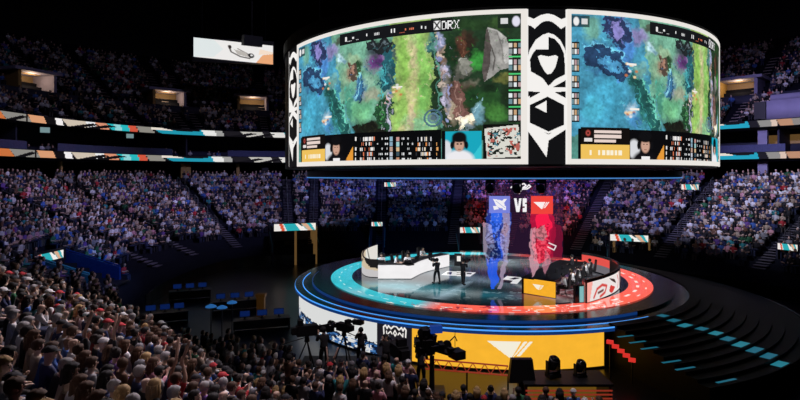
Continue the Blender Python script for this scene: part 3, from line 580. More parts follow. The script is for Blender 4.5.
cv.ell(500, 204, 5.2, 3.6, L('#f1eef2'), 1, .6, .1); cv.poly([(493, 199), (497, 199.5), (501, 203), (496, 205)], L('#f1eef2')); cv.poly([(504, 199), (507, 199), (504, 203), (502, 201)], L('#f1eef2')); cv.poly([(494, 210), (493, 206), (497, 206), (499, 209)], L('#f1eef2')); cv.poly([(502, 206), (506, 206), (506, 210), (503, 210)], L('#f1eef2')); cv.line([(496, 201), (505, 208)], .5, L('#8f97dc'))
wing(cv, lambda a, b: (533.5+a*16, 202+b*7.5), L('#fbeeec'))
# V S
cv.poly([(514, 198.5), (516.6, 198.5), (518, 207), (519.2, 198.5), (521.6, 198.5), (519.4, 212), (516.3, 212)], L('#f4f2f4'))
for a in ((522.6, 198.5, 526.8, 201), (522.6, 198.5, 525, 206), (522.6, 204, 526.8, 206.5), (524.6, 204, 526.8, 212), (522.6, 209.5, 526.8, 212), (522.6, 208, 524.6, 212), (525, 198.5, 526.8, 202.6)): cv.rect(*a, L('#f4f2f4'))
# white emblem above
for pts in ([(511, 187.5), (513, 186), (515.5, 187.6), (518, 186.2), (519, 189.5)], [(519.5, 189.8), (519, 187), (521, 184.6), (524, 183.6), (526, 185.4), (523, 187.6), (526.5, 187.4), (529, 184.8), (530.6, 186.6), (527, 189), (522.5, 189), (520, 191.5), (519.4, 193.4)]): cv.line(pts, 1.3, L('#f6f3f6'))
u = np.linspace(x0, x1, 241)[None]; v = np.linspace(zt, zb, 319)[:, None]
tsc = empty('clear_screen', 'see-through match card screen hanging over the stage, reading VS', 'screen', (0, 0, 0))
link('screen_panel', grid_mesh('screen_panel', np.stack([u+0*v, yv+0*u*v, v+0*u], -1), cv.im, [M['ledclear']]), None, tsc)
MB().box(((x0+x1)/2, yv, zt+.03), (x1-x0, .06, .05)).build('top_rail', M['darkmetal'], tsc)
for xx in (x0+.3, x1-.3): MB().tube([(xx, yv, zt+.05), (xx, yv, 10.2)], .015, 6).build('suspension_wire', M['darkmetal'], tsc)
# ================================================================== people
def skin_mesh(name, V, E, mats, extra=None, sub=1):
    me = bpy.data.meshes.new(name+'_cage'); me.from_pydata([v[0] for v in V], E, []); o = bpy.data.objects.new(name+'_cage', me); COL.objects.link(o)
    sm = o.modifiers.new('Skin', 'SKIN'); sm.use_smooth_shade = True; sm.branch_smoothing = .3
    for i, v in enumerate(V):
        r = v[1]; me.skin_vertices[0].data[i].radius = (r, r) if not isinstance(r, tuple) else r
        me.skin_vertices[0].data[i].use_root = i == 0
    ss = o.modifiers.new('Sub', 'SUBSURF'); ss.levels = sub; ss.render_levels = sub
    dg = bpy.context.evaluated_depsgraph_get(); ev = o.evaluated_get(dg); r = bpy.data.meshes.new_from_object(ev)
    bpy.data.objects.remove(o); bpy.data.meshes.remove(me); r.name = name; r.materials.clear()
    bm = bmesh.new(); bm.from_mesh(r); bpy.data.meshes.remove(r)
    for f in bm.faces: f.material_index = 0; f.smooth = True
    if extra is not None:
        t = extra.mesh('tmp', (), True); n = len(bm.faces); bm.from_mesh(t); bm.faces.ensure_lookup_table()
        for i, mi in enumerate(extra.mi): bm.faces[n+i].material_index = mi; bm.faces[n+i].smooth = True
        bpy.data.meshes.remove(t)
    r = bpy.data.meshes.new(name); bm.to_mesh(r); bm.free()
    for m in mats: r.materials.append(m)
    return r
def v3(*a): return Vector(a)
class Pose:                                      # joints of one pose, metres, facing +Y, seat or soles as given
    def __init__(s, seated=True, lean=0., turn=0., armL='lap', armR='lap', stride=0.):
        if seated:
            s.pel = v3(0, 0, .54); s.hip = [v3(-.1, .02, .53), v3(.1, .02, .53)]; s.kne = [v3(-.12, .44, .5), v3(.12, .44, .5)]; s.ank = [v3(-.12, .40, .08), v3(.12, .40, .08)]; s.toe = [v3(-.13, .56, .04), v3(.13, .56, .04)]
        else:
            s.pel = v3(0, 0, .95); s.hip = [v3(-.1, 0, .92), v3(.1, 0, .92)]; s.kne = [v3(-.12, .03+stride*.2, .5), v3(.12, .03-stride*.2, .5)]; s.ank = [v3(-.13, stride*.3, .08), v3(.13, -stride*.3, .08)]; s.toe = [v3(-.15, .17+stride*.3, .035), v3(.15, .17-stride*.3, .035)]
        b = s.pel; ly = math.sin(lean); lz = math.cos(lean)
        up = lambda h, y=0.: b + v3(0, h*ly+y*lz, h*lz-y*ly)
        s.abd = up(.16, -.01); s.chs = up(.36, -.01); s.nek = up(.50, -.01); s.hd0 = up(.575, .015); s.hd1 = up(.655, .012); s.hd2 = up(.735, .0)
        s.sh = [up(.44, -.01)+v3(-.185, 0, 0), up(.44, -.01)+v3(.185, 0, 0)]
        s.turn = turn; s.elb = []; s.wri = []; s.hnd = []
        for i, a in enumerate((armL, armR)):
            g = -1 if i == 0 else 1; S = s.sh[i]
            e, w, h = {'lap': ((g*.05, .04, -.28), (-g*.06, .27, -.36), (-g*.10, .36, -.37)),
                       'side': ((g*.06, -.03, -.29), (g*.07, .06, -.55), (g*.07, .09, -.65)),
                       'clap': ((g*.07, .10, -.25), (-g*.09, .30, -.10), (-g*.15, .35, -.02)),
                       'up': ((g*.10, .06, .22), (g*.03, .12, .47), (g*.02, .14, .57)),
                       'high': ((g*.05, .10, .26), (-g*.06, .10, .52), (-g*.07, .10, .62)),
                       'chin': ((g*.02, .16, -.24), (-g*.13, .20, .02), (-g*.17, .18, .08)),
                       'desk': ((g*.06, .12, -.26), (-g*.02, .38, -.26), (-g*.03, .47, -.26)),
                       'camera': ((g*.05, .14, -.22), (-g*.08, .33, .02), (-g*.1, .38, .1))}[a]
            s.elb.append(S+v3(*e)); s.wri.append(S+v3(*w)); s.hnd.append(S+v3(*h))
def chain(V, E, base, pts):
    k = base
    for co, r in pts: V.append((co, r)); E.append((k, len(V)-1)); k = len(V)-1
    return k
def body_mesh(name, p, female=False):
    V = [(p.pel, (.15, .12))]; E = []
    k = chain(V, E, 0, [(p.abd, (.14, .105)), (p.chs, (.165, .12))]); ch = k
    top = chain(V, E, k, [(p.nek, (.062, .062)), (p.hd0, (.078, .085)), (p.hd1, (.096, .112)), (p.hd2, (.078, .092))])
    for i in (0, 1):
        g = -1 if i == 0 else 1
        a = chain(V, E, ch, [(p.sh[i], .066), (p.elb[i], .046), (p.wri[i], .03)])
        d = (p.hnd[i]-p.wri[i]).normalized(); q = d.cross(v3(0, 0, 1)) if abs(d.z) < .8 else v3(1, 0, 0); q.normalize()
        palm = chain(V, E, a, [(p.hnd[i]-d*.015, (.036, .018))])
        for j, (off, ln) in enumerate(((-.027, .062), (-.009, .072), (.009, .068), (.027, .052))):
            b0 = p.hnd[i]+d*.022+q*off; chain(V, E, palm, [(b0, .0095), (b0+d*ln*.55, .0085), (b0+d*ln*.8+v3(0, 0, -.012), .007)])
        t0 = p.hnd[i]-d*.01-q*g*.038; chain(V, E, palm, [(t0, .011), (t0+d*.035-q*g*.012, .009)])
        chain(V, E, 0, [(p.hip[i], .085), (p.kne[i], .058), (p.ank[i], .042), (p.toe[i], .036)])
    ex = MB(); M3 = Matrix.Rotation(p.turn, 3, 'Z'); c = p.hd1
    ex.ell(c+v3(0, .098, -.012), (.014, .024, .024), 6, 5); ex.ell(c+v3(-.092, .0, -.005), (.014, .024, .034), 6, 5); ex.ell(c+v3(.092, .0, -.005), (.014, .024, .034), 6, 5)
    ex.cur = 1; ex.ell(c+v3(-.034, .088, .018), (.013, .01, .009), 6, 4); ex.ell(c+v3(.034, .088, .018), (.013, .01, .009), 6, 4)
    ex.cur = 2; ex.ell(c+v3(0, .086, -.055), (.024, .012, .008), 6, 4)
    me = skin_mesh(name, V, E, [M['skin'], M['eye'], M['lip']], ex)
    if p.turn:
        for v in me.vertices:
            w = min(max((v.co.z-(p.nek.z+.03))/.05, 0), 1)
            if w > 0 and (v.co-c).length < .2: v.co = c + Matrix.Rotation(p.turn*w, 3, 'Z') @ (v.co-c)
    return me
def shirt_mesh(name, p, sleeve=1.):
    V = [(p.pel+v3(0, 0, -.07), (.205, .17))]; E = []
    k = chain(V, E, 0, [(p.pel+v3(0, 0, .05), (.19, .15)), (p.abd, (.168, .13)), (p.chs, (.19, .142))]); chain(V, E, k, [(p.nek-v3(0, 0, .03), (.085, .08))])
    for i in (0, 1):
        e = p.sh[i].lerp(p.elb[i], .85 if sleeve < 1 else 1.)
        a = chain(V, E, k, [(p.sh[i], .084), (e, .064)])
        if sleeve >= 1: chain(V, E, a, [(p.wri[i].lerp(p.elb[i], .12), .046)])
    return skin_mesh(name, V, E, [M['cloth']])
def trouser_mesh(name, p):
    V = [(p.pel-v3(0, 0, .01), (.168, .14))]; E = []; chain(V, E, 0, [(p.pel+v3(0, 0, .07), (.165, .135))])
    for i in (0, 1): chain(V, E, 0, [(p.hip[i], .13), (p.kne[i], .08), (p.ank[i]+v3(0, 0, .02), .06)])
    return skin_mesh(name, V, E, [M['cloth']])
def hair_mesh(name, p, kind):
    b = MB(); c = p.hd1+v3(0, -.004, .022); R = Matrix.Rotation(p.turn, 3, 'Z'); n, m = 16, 10; V = []; F = []; keep = {}
    rx, ry, rz = (.112, .128, .118)
    for i in range(m+1):
        t = PI*i/m*.86
        for k in range(n):
            q = 2*PI*k/n; d = v3(math.sin(t)*math.cos(q), math.sin(t)*math.sin(q), math.cos(t))
            wob = 1+.05*math.sin(7*q+3*t)+.03*math.sin(13*q)
            V.append(v3(d.x*rx*wob, d.y*ry*wob, d.z*rz*wob))
    for i in range(m):
        for k in range(n):
            f = (i*n+k, (i+1)*n+k, (i+1)*n+(k+1) % n, i*n+(k+1) % n); mid = sum((V[j] for j in f), v3(0, 0, 0))/4
            if kind == 'cap': ok = mid.z > .012
            elif kind == 'hood': ok = mid.y < .075 or mid.z > .085
            else: ok = mid.y < .03 and mid.z > -.085 or mid.z > .055 or (mid.y < .07 and mid.z > .02)
            if ok: F.append(f)
    b.add([c + R @ v for v in V], F)
    if kind == 'long':
        for k in range(7):
            q = PI*(1.08+.84*k/6); x, y = math.cos(q)*.10, math.sin(q)*.108
            b.tube([c+R @ v3(x, y, .02), c+R @ v3(x*1.12, y*1.1, -.1), c+R @ v3(x*1.05, y*1.15-.01, -.2), c+R @ v3(x*.95, y*1.1-.015, -.29)], [.04, .042, .038, .012], 7)
    if kind == 'bun': b.ell(c+R @ v3(0, -.1, .09), (.055, .055, .05), 10, 7); b.ell(c+R @ v3(0, -.06, .11), (.07, .07, .04), 10, 6)
    if kind == 'cap': b.add([c+R @ v3(x*.085*w, .09+y*.085, .022-.012*y+z) for z in (0, -.01) for (x, y, w) in ((-1, 0, 1), (-.7, .8, 1), (0, 1.1, 1), (.7, .8, 1), (1, 0, 1))], [(0, 1, 2, 3, 4), (9, 8, 7, 6, 5), (0, 5, 6, 1), (1, 6, 7, 2), (2, 7, 8, 3), (3, 8, 9, 4)])
    if kind == 'phones':
        b.tube([c+R @ v3(.12*math.sin(t), .0, .125*math.cos(t)) for t in np.linspace(-1.7, 1.7, 12)], .016, 6)
        for g in (-1, 1): b.ell(c+R @ v3(g*.115, .0, -.02), (.026, .045, .05), 8, 6)
    me = b.mesh(name, (M['hair'],), True); bm = bmesh.new(); bm.from_mesh(me); bmesh.ops.remove_doubles(bm, verts=bm.verts, dist=.002); bmesh.ops.delete(bm, geom=[v for v in bm.verts if not v.link_faces], context='VERTS'); bm.to_mesh(me); bm.free(); return me
POSES = {'hands on lap': Pose(), 'leaning forward': Pose(lean=.3), 'head turned left': Pose(turn=.7), 'head turned right': Pose(turn=-.8),
         'clapping': Pose(armL='clap', armR='clap', lean=.05), 'both arms raised': Pose(armL='up', armR='high'), 'one arm raised': Pose(armR='high'), 'chin on hands': Pose(lean=.25, armL='chin', armR='chin'),
         'standing': Pose(False, armL='side', armR='side'), 'standing and clapping': Pose(False, armL='clap', armR='clap'), 'standing with hands up': Pose(False, armL='up', armR='high'), 'standing and filming': Pose(False, armL='camera', armR='camera', turn=.2)}
LIB = {}
def lib(kind, pose, variant=''):
    k = (kind, id(pose), variant)
    if k not in LIB:
        LIB[k] = body_mesh('person', pose) if kind == 'body' else shirt_mesh('shirt', pose, 1. if variant == 'long' else .6) if kind == 'shirt' else trouser_mesh('trousers', pose) if kind == 'trousers' else shoe_mesh('shoes', pose) if kind == 'shoes' else hair_mesh('hair', pose, variant)
    return LIB[k]
def shoe_mesh(name, p):
    b = MB()
    for i in (0, 1):
        d = p.toe[i]-p.ank[i]; c0 = p.ank[i].lerp(p.toe[i], .5); a = math.atan2(d.y, d.x)-PI/2; R = Matrix.Rotation(a, 3, 'Z'); c0 = v3(c0.x, c0.y+.01, min(c0.z, p.toe[i].z+.02))
        b.ell(c0, (.058, .155, .06), 10, 7, R); b.ell(p.ank[i]+v3(0, 0, -.01), (.056, .06, .06), 8, 6)
    return b.mesh(name, (M['cloth'],), True)
SKIN = [(.62, .42, .32), (.5, .32, .23), (.36, .21, .14), (.68, .48, .38), (.2, .11, .07)]
def person(loc, rz, pose, label, shirt, hair, trousers=(.02, .022, .03), skin=None, hairkind='short', sleeve='short', group=None, cat='person', s=1.):
    o = link('person', lib('body', pose), None, None, loc, rz); o.scale = (s, s, s); tag(o, label, cat, group)
    o.color = (*(skin or SKIN[0]), 1)
    c = link('shirt', lib('shirt', pose, sleeve), None, o); c.color = (*shirt, 1)
    c = link('trousers', lib('trousers', pose), None, o); c.color = (*trousers, 1)
    if group != 'spectators near the camera': c = link('shoes', lib('shoes', pose), None, o); c.color = (.015, .015, .017, 1)
    if hairkind != 'bald':
        c = link({'cap': 'cap', 'phones': 'headset', 'hood': 'hood'}.get(hairkind, 'hair'), lib('hair', pose, hairkind), None, o); c.color = (*hair, 1)
    return o
# ================================================================== team desks, players
def deck_arc(path, n=8):                          # smooth ground path
    P = [np.array(p, float) for p in path]
    for _ in range(3):
        Q = [P[0]]
        for a, b in zip(P[:-1], P[1:]): Q += [a*.75+b*.25, a*.25+b*.75]
        Q.append(P[-1]); P = Q
    return [tuple(p) for p in P]
def led_band(name, path, z0, z1, w, h, paint, bg, parent, label, off=.0):
    P = np.array(path); sl = np.concatenate([[0], np.cumsum(np.hypot(*np.diff(P, axis=0).T))]); t = np.linspace(0, sl[-1], w+1)
    x = np.interp(t, sl, P[:, 0]); y = np.interp(t, sl, P[:, 1]); z = np.linspace(z1, z0, h+1)[:, None]
    cv = Canvas(w, h, 0, 0, sl[-1], z1-z0, bg); paint(cv, sl[-1])
    o = link(name, grid_mesh(name, np.stack([x[None]+0*z, y[None]+0*z, z+0*x[None]], -1), cv.im, [M['led']]), None, parent); o['label'] = label; return o
def offset(path, d):
    P = np.array(path); T = np.gradient(P, axis=0); T /= np.hypot(*T.T)[:, None]; return [tuple(p) for p in P+np.stack([-T[:, 1], T[:, 0]], 1)*d]
# left team
dl = deck_arc([G(378, 279, ZS), G(411, 279, ZS), G(411, 279, ZS), G(424, 272, ZS), G(449, 266.5, ZS)])
deskL = empty('team_desk', 'white curved team desk on the teal side of the stage', 'desk')
MB().wall(offset(dl, .06), .1, ZS, ZS+.98).build('front_board', M['white'], deskL)
MB().wall(offset(dl, .42), .76, ZS+.95, ZS+1.02).build('desk_top', M['black'], deskL)
def p_desk(cv, wl):
    cv.im[..., :3] *= (.95+.1*fbm(cv.w, cv.h, 12, 3))[..., None]
    for i in range(2):
        for j in range(2): cv.rect(wl*.74+i*.28, .2+j*.3, wl*.74+i*.28+.2, .42+j*.3, L('#9a9aa0'), .6)
led_band('front_screen', offset(dl, -.03), ZS+.04, ZS+.96, 140, 24, p_desk, L('#f1eff0'), deskL, 'white lit front of the desk')
e0 = dl[-1]
MB().box((e0[0]+.75, e0[1]+.25, ZS+.5), (.6, .12, 1.), -.1).build('end_board', M['black'], deskL)
MB().box((e0[0]+.8, e0[1]+.17, ZS+.6), (.3, .02, .42), -.1).build('end_sign', M['whiteled'], deskL)
bl = deck_arc([G(378, 277.5, ZS), G(366, 277, ZS), G(361, 272, ZS), G(364, 264, ZS), G(376, 259, ZS)])
wl = empty('booth_wall', 'low cream and black striped booth wall behind the teal side team', 'booth wall')  # low wall of the team booth
MB().wall(offset(bl, -.06), .1, ZS, ZS+1.28).build('board', M['blackgloss'], wl)
def p_bl(cv, w):
    cv.rect(0, 0, w, 1.3, L('#cdbb9e')); cv.poly([(0, .75), (w*.3, .62), (w*.62, .5), (w*.62, 1.3), (0, 1.3)], L('#c4c1c2')); cv.poly([(0, 0), (w*.16, 0), (w*.06, .55), (0, .6)], L('#15110f')); cv.line([(w*.2, .1), (w*.3, .42), (w*.42, .7)], .16, L('#1c1613')); cv.rect(w*.62, 0, w, 1.3, L('#e2ddd4')); cv.line([(w*.7, 0), (w*.8, 1.2)], .2, L('#1c1613'))
led_band('picture', offset(bl, .02), ZS+.03, ZS+1.25, 60, 24, p_bl, L('#d9cdb9'), wl, 'cream and black picture on the booth wall')
led_band('picture', offset(bl, -.14), ZS+.03, ZS+1.25, 60, 24, p_bl, L('#e6e2da'), wl, 'white and black picture inside the booth wall')
# right team
q0, q1, q2 = G(523, 293, ZS), G(556, 298.5, ZS), G(574, 277, ZS)
deskR = empty('team_desk', 'black team desk with an orange lit end on the red side of the stage', 'desk')
qm = (q0[0]+5.2, q0[1]+6.2)
def lerp2(a, b, t): return (a[0]+(b[0]-a[0])*t, a[1]+(b[1]-a[1])*t)
dr = deck_arc([lerp2(q0, q1, .5), lerp2(lerp2(q0, q1, .5), qm, .5), qm]); wd = math.hypot(q1[0]-q0[0], q1[1]-q0[1])
MB().wall(offset(dr, .12), wd*.92, ZS+.93, ZS+1.0).build('desk_top', M['black'], deskR)
MB().wall(offset(dr, wd*.5-.06), .1, ZS, ZS+.98).build('front_board', M['blackgloss'], deskR)
MB().box((*lerp2(q0, q1, .5), ZS+.49), (wd, .1, .98), math.atan2(q1[1]-q0[1], q1[0]-q0[0])).build('end_board', M['black'], deskR)
def p_end(cv, w): cv.im[..., :3] *= (.92+.16*fbm(cv.w, cv.h, 8, 6))[..., None]; wing(cv, lambda a, b: (w*.3+a*w*.36, .3+b*.34), L('#f6edd6'))
dd = np.array([-(q1[1]-q0[1]), q1[0]-q0[0]]); dd = dd/np.hypot(*dd)*-.056
led_band('end_screen', [tuple(np.array(q0)+dd), tuple(np.array(q1)+dd)], ZS+.03, ZS+.97, 60, 28, p_end, L('#f5ae2c'), deskR, 'orange lit end of the desk with a white winged mark')
br = deck_arc([G(585, 303, ZS), G(604, 297, ZS), G(617, 290, ZS), G(619, 283, ZS), G(611, 277, ZS), G(596, 272, ZS), G(582, 269.5, ZS)])
wr = empty('booth_wall', 'low white and red booth wall curving behind the red side team', 'booth wall')
MB().wall(offset(br, -.06), .12, ZS, ZS+1.32).build('board', M['blackgloss'], wr)
def p_br(cv, w):
    for a, b, c_ in ((0, .42, '#e9e2df'), (.42, .60, '#17100f'), (.60, .74, '#0d0b0b'), (.74, 1., '#e2524a')): cv.rect(w*a, 0, w*b, 1.2, L(c_))
    R_ = L('#d23a34')
    cv.poly([(0, 0), (w*.05, 0), (w*.02, 1.2), (0, 1.2)], L('#f6a79c')); cv.line([(w*.06, .95), (w*.09, .5), (w*.14, .35), (w*.19, .5), (w*.17, .85), (w*.12, 1.0)], .16, R_); cv.line([(w*.1, .75), (w*.15, .68)], .14, L('#5a1a18'))
    cv.poly([(w*.22, .1), (w*.30, .3), (w*.33, .62), (w*.27, .4)], L('#2a1412')); cv.poly([(w*.24, .55), (w*.31, .8), (w*.26, 1.1), (w*.22, .9)], R_); cv.line([(w*.35, .15), (w*.38, .5), (w*.36, .95)], .1, R_); cv.poly([(w*.38, 0), (w*.42, 0), (w*.42, .7)], L('#d9b0a8'))
    cv.line([(w*.50, .1), (w*.535, .3), (w*.54, .6), (w*.50, .85)], .16, L('#ece6e2')); cv.line([(w*.47, .3), (w*.47, .7)], .1, L('#d8d4d0')); cv.rect(w*.74, .55, w, 1.1, L('#6f6a70'))
led_band('picture', offset(br, .02), ZS+.05, ZS+1.16, 170, 30, p_br, L('#e9e2df'), wr, 'white picture with red strokes facing the team')
led_band('picture', offset(br, -.14), ZS+.05, ZS+1.16, 170, 30, p_br, L('#e9e2df'), wr, 'white picture with red strokes on the outer face')
x, y = G(579.5, 303, ZS); MB().box((x, y+.1, ZS+.5), (.62, .2, 1.02), .3).build('end_post', M['blackgloss'], wr); MB().box((x+.12, y-.01, ZS+.5), (.26, .02, .9), .3).build('end_light', mat('pale teal LED', (.05, .1, .1), .5, emit=L('#8fd4d6'), es=.7), wr)
seat_pose = Pose(lean=.22, armL='desk', armR='desk')
def gaming_chair(loc, rz, label, grp):
    t = empty('gaming_chair', label, 'chair', loc, rz, grp)
    MB().box((0, .02, .46), (.5, .5, .1), taper=.94).build('seat', M['black'], t)
    MB().box((0, -.25, .85), (.5, .1, .8), 0, .12, .8).ell((0, -.27, 1.2), (.15, .06, .1), 8, 6).build('backrest', M['black'], t)
    b = MB().lathe([(.03, .06), (.03, .42)], (0, 0, 0), 8)
    for k in range(5): a = 2*PI*k/5; b.tube([(0, 0, .08), (.3*math.cos(a), .3*math.sin(a), .05)], .022, 6).ell((.3*math.cos(a), .3*math.sin(a), .035), (.03, .03, .034), 6, 5)
    b.build('base', M['darkmetal'], t)
    for g in (-1, 1): MB().box((g*.29, .02, .66), (.07, .3, .04)).tube([(g*.29, 0, .46), (g*.29, 0, .65)], .02, 6).build('armrest', M['black'], t)
def monitor(loc, rz, label, grp):
    t = empty('monitor', label, 'monitor', loc, rz, grp)
    MB().box((0, .02, .14), (.5, .03, .2)).build('display', M['black'], t); MB().tube([(0, .05, .01), (0, .05, .14)], .02, 6).build('stand', M['black'], t); MB().box((0, .05, .01), (.24, .18, .02)).build('foot', M['black'], t)
HR_ = 0.
order = ['first', 'second', 'third', 'fourth', 'fifth']
def team(path, d_p, d_m, idx, side_, jersey, flip):
    P = np.array(path); seats = np.array(offset(path, d_p)); mons = np.array(offset(path, d_m)); T = np.gradient(P, axis=0)
    for i, k in enumerate(idx):
        n_ = np.array([T[k, 1], -T[k, 0]])*(1 if d_p > 0 else -1); n_ /= np.hypot(*n_); rz = math.atan2(n_[1], n_[0])-PI/2
        lab = f'player in white jersey and headset, {order[i]} from the near end of the {side_} desk'
        gaming_chair((*seats[k], ZS+HR_), rz, f'black gaming chair of the {order[i]} player from the near end of the {side_} desk', f'gaming chairs at the {side_} desk')
        pp = person((*seats[k], ZS+HR_), rz, seat_pose, lab, jersey, (.015, .013, .014), (.02, .02, .022), SKIN[i % 2], 'phones' if i % 2 == 0 else 'phones', 'short', f'players at the {side_} desk')
        h = link('hair', lib('hair', seat_pose, 'short'), None, pp); h.color = ((.012, .01, .01, 1) if i != 1 else (.4, .3, .2, 1))
        monitor((*mons[k], ZS+1.02 if flip else ZS+1.0), rz, f'thin black monitor before the {order[i]} player from the near end of the {side_} desk', f'monitors on the {side_} desk')
MB().prism([(-8.0, -1.15), (-6.1, -1.15), (-5.3, .3), (-4.1, 3.2), (-5.0, 4.0), (-6.2, 1.8), (-8.2, .7)], ZS, ZS+.32).build('booth_floor', M['blackgloss'], stage)
HR_ = .32; team(dl, 1.35, .5, [3, 12, 20, 26, 31], 'white', (.9, .9, .92), 1); HR_ = 0.
n_dr = len(dr); team(dr, -1.3, -.25, [int(n_dr*f) for f in (.22, .38, .54, .70, .86)], 'black', (.8, .8, .8), 0)
# referees behind the players
for i, (px, py, lab) in enumerate(((563, 281, 'person in dark suit standing beside the black desk'),)):
    person((*G(px+9, py-2, ZS), ZS), .9, Pose(False), lab, (.02, .02, .025), (.01, .01, .01), sleeve='long')
# ------------------------------------------------------------------ camera crew
op_pose = Pose(False, armL='camera', armR='camera', stride=.5)
def hand_camera(loc, rz, label):
    t = empty('video_camera', label, 'camera', loc, rz)
    MB().box((0, .0, 0), (.16, .42, .22)).box((0, -.24, .02), (.14, .12, .16)).build('body', M['black'], t)
    MB().lathe([(.06, 0), (.07, .16), (.085, .17), (.085, .26)], (0, .2, 0), 14, True, Matrix.Rotation(-PI/2, 3, 'X')).build('lens', M['blackgloss'], t, True)
    MB().tube([(0, -.15, .12), (0, -.12, .19), (0, .12, .19), (0, .15, .12)], .018, 6).build('handle', M['black'], t)
    MB().box((-.15, .02, .08), (.12, .1, .08)).build('viewfinder', M['black'], t)
    return t
BLK = (.012, .012, .015)
for px, py, rz, lab in ((437, 284, .5, 'stage camera operator in black filming the white desk'), (463, 285, -.6, 'stage camera operator in black standing right of the other operator')):
    x, y = G(px, py, ZS); person((x, y, ZS), rz, op_pose, lab, BLK, (.01, .01, .012), BLK, SKIN[1], 'short', 'long')
    s = (px < 450); f = Vector((-math.sin(rz), math.cos(rz))); hand_camera((x+f.x*.5-.15*0, y+f.y*.5, ZS+1.55), rz, 'video camera held by the stage operator near the white desk' if s else 'video camera held by the right stage operator')
# camera platform among the floor crowd
plat = G(352, 372, 1.1)
pl = empty('camera_platform', 'dark camera riser before the white part of the stage skirt', 'platform')
dp = 24.2; xa, _ = D(300, dp); xb, yb = D(412, dp)
MB().box(((xa+xb)/2, yb, 1.05), (xb-xa, 2.4, .1)).build('deck_board', M['black'], pl)
for xx in (xa+.1, (xa+xb)/2, xb-.1):
    for yy in (-1.1, 1.1): MB().tube([(xx, yb+yy, 0), (xx, yb+yy, 1.)], .035, 6).build('leg', M['darkmetal'], pl)
def tripod_camera(px, d, rz, zc, label, s=1.3, zb=1.1):
    x, y = D(px, d); t = empty('studio_camera', label, 'camera', (x, y, zb), rz)
    h = zc-zb
    MB().box((0, 0, h), (.26*s, .62*s, .3*s)).box((0, -.36*s, h+.02), (.2*s, .2*s, .2*s)).build('body', M['black'], t)
    MB().lathe([(.1*s, 0), (.12*s, .3*s), (.14*s, .32*s), (.14*s, .5*s)], (0, .3*s, h), 14, True, Matrix.Rotation(-PI/2, 3, 'X')).build('lens', M['blackgloss'], t, True)
    MB().box((0, -.2*s, h+.24*s), (.22*s, .14*s, .16*s)).build('viewfinder', M['black'], t)
    MB().tube([(.08, -.1, h-.2*s), (.14, -.75*s, h-.32*s)], .02, 6).build('pan_handle', M['black'], t)
    MB().lathe([(.12, h-.34*s), (.09, h-.16*s)], (0, 0, 0), 10).build('head', M['black'], t)
    for k in range(3): a = 2*PI*k/3+.5; MB().tube([(0, 0, h-.3*s), (.5*math.cos(a), .5*math.sin(a), 0.02)], .03, 6).build('leg', M['black'], t)
    return t
tripod_camera(344, 24.2, .9, ZH(327, 24.2), 'black broadcast camera on tripod left of the standing operator', 1.15)
tripod_camera(307, 24., -1.2, ZH(330, 24.), 'large black broadcast camera in front of the white skirt', 1.5)
x, y = D(324, 23.5); person((x, y, 1.1), .5, Pose(False, lean=.15, armL='camera', armR='desk'), 'camera operator in black beside the large broadcast camera', BLK, (.01, .01, .012), BLK, SKIN[1], 'phones', 'long', s=1.08)
x, y = D(361, 24.); person((x, y, 1.1), .1, Pose(False, armL='up', armR='side'), 'operator in black standing before the white skirt with small camera raised', BLK, (.01, .01, .012), BLK, SKIN[1], 'short', 'long', s=1.0)
hand_camera((x-.16, y+.1, 1.1+1.93), 1.2, 'small camera held up above the standing operator')
x, y = D(400, 23.8); pb = tripod_camera(398, 23.8, .4, ZH(350, 23.8), 'shrouded black camera before the crown-like emblem', 1.9)
x, y = D(386, 23.6); person((x, y, .9), .2, Pose(False, lean=.2, armL='camera', armR='camera'), 'camera operator in black bending beside the shrouded camera', BLK, (.01, .01, .012), BLK, SKIN[1], 'cap', 'long')
# jib camera crane before the orange skirt
jb = empty('camera_crane', 'black camera crane with counterweights in front of the orange skirt', 'camera crane')
dj = 23.2
def J(px, py, dy=0.): x, y = D(px, dj+dy); return (x, y, ZH(py, dj+dy))
bx, by = D(432, dj)
m = MB(); m.box((bx, by, .3), (1.1, .9, .2)); m.lathe([(.12, .3), (.1, ZH(356, dj))], (bx, by, 0), 10); m.build('pedestal', M['black'], jb)
MB().tube([J(424, 345), J(440, 350), J(460, 356), ], .14, 6).tube([J(424, 341), J(440, 346), J(460, 353)], .05, 6).build('arm', M['black'], jb)
m = MB()
for px, py, w_, h_, a_ in ((425, 332, .34, .34, .3), (428, 343, .5, .42, .1), (421, 350, .36, .36, .5), (432, 337, .2, .3, .7), (417, 342, .18, .26, .2), (434, 347, .4, .26, .4), (424, 338, .3, .3, .9), (441, 346, .22, .3, .2), (449, 349, .26, .22, .6)): m.box(J(px, py), (w_, .4, h_), a_, .2)
for px, py in ((422, 333), (420, 346), (430, 351), (447, 345)): m.lathe([(.02, -.06), (.2, -.06), (.2, .06), (.02, .06)], J(px, py), 14, True, Matrix.Rotation(PI/2, 3, 'X'))
for k in range(7): p_ = J(416+k*3, 355-(k % 3)*2); m.tube([p_, J(419+k*3, 341+(k % 4)*3)], .022, 5)
m.build('counterweight_rig', M['black'], jb)
x, y, z = J(457, 354); MB().box((x, y, z), (.5, .6, .35), .5).lathe([(.09, 0), (.12, .4)], (x+.1, y+.2, z), 10, True, Matrix.Rotation(-PI/2, 3, 'X')).build('camera_head', M['black'], jb)
MB().tube([J(455, 352), J(455, 331)], .015, 6).tube([J(450, 341), J(455, 336), J(457, 341)], .03, 6).build('mast', M['darkmetal'], jb)
MB().tube([J(417, 335), J(414, 346), J(420, 352), J(428, 356)], .03, 6).tube([J(437, 330), J(428, 327), J(420, 333)], .03, 6).build('cable', M['black'], jb)
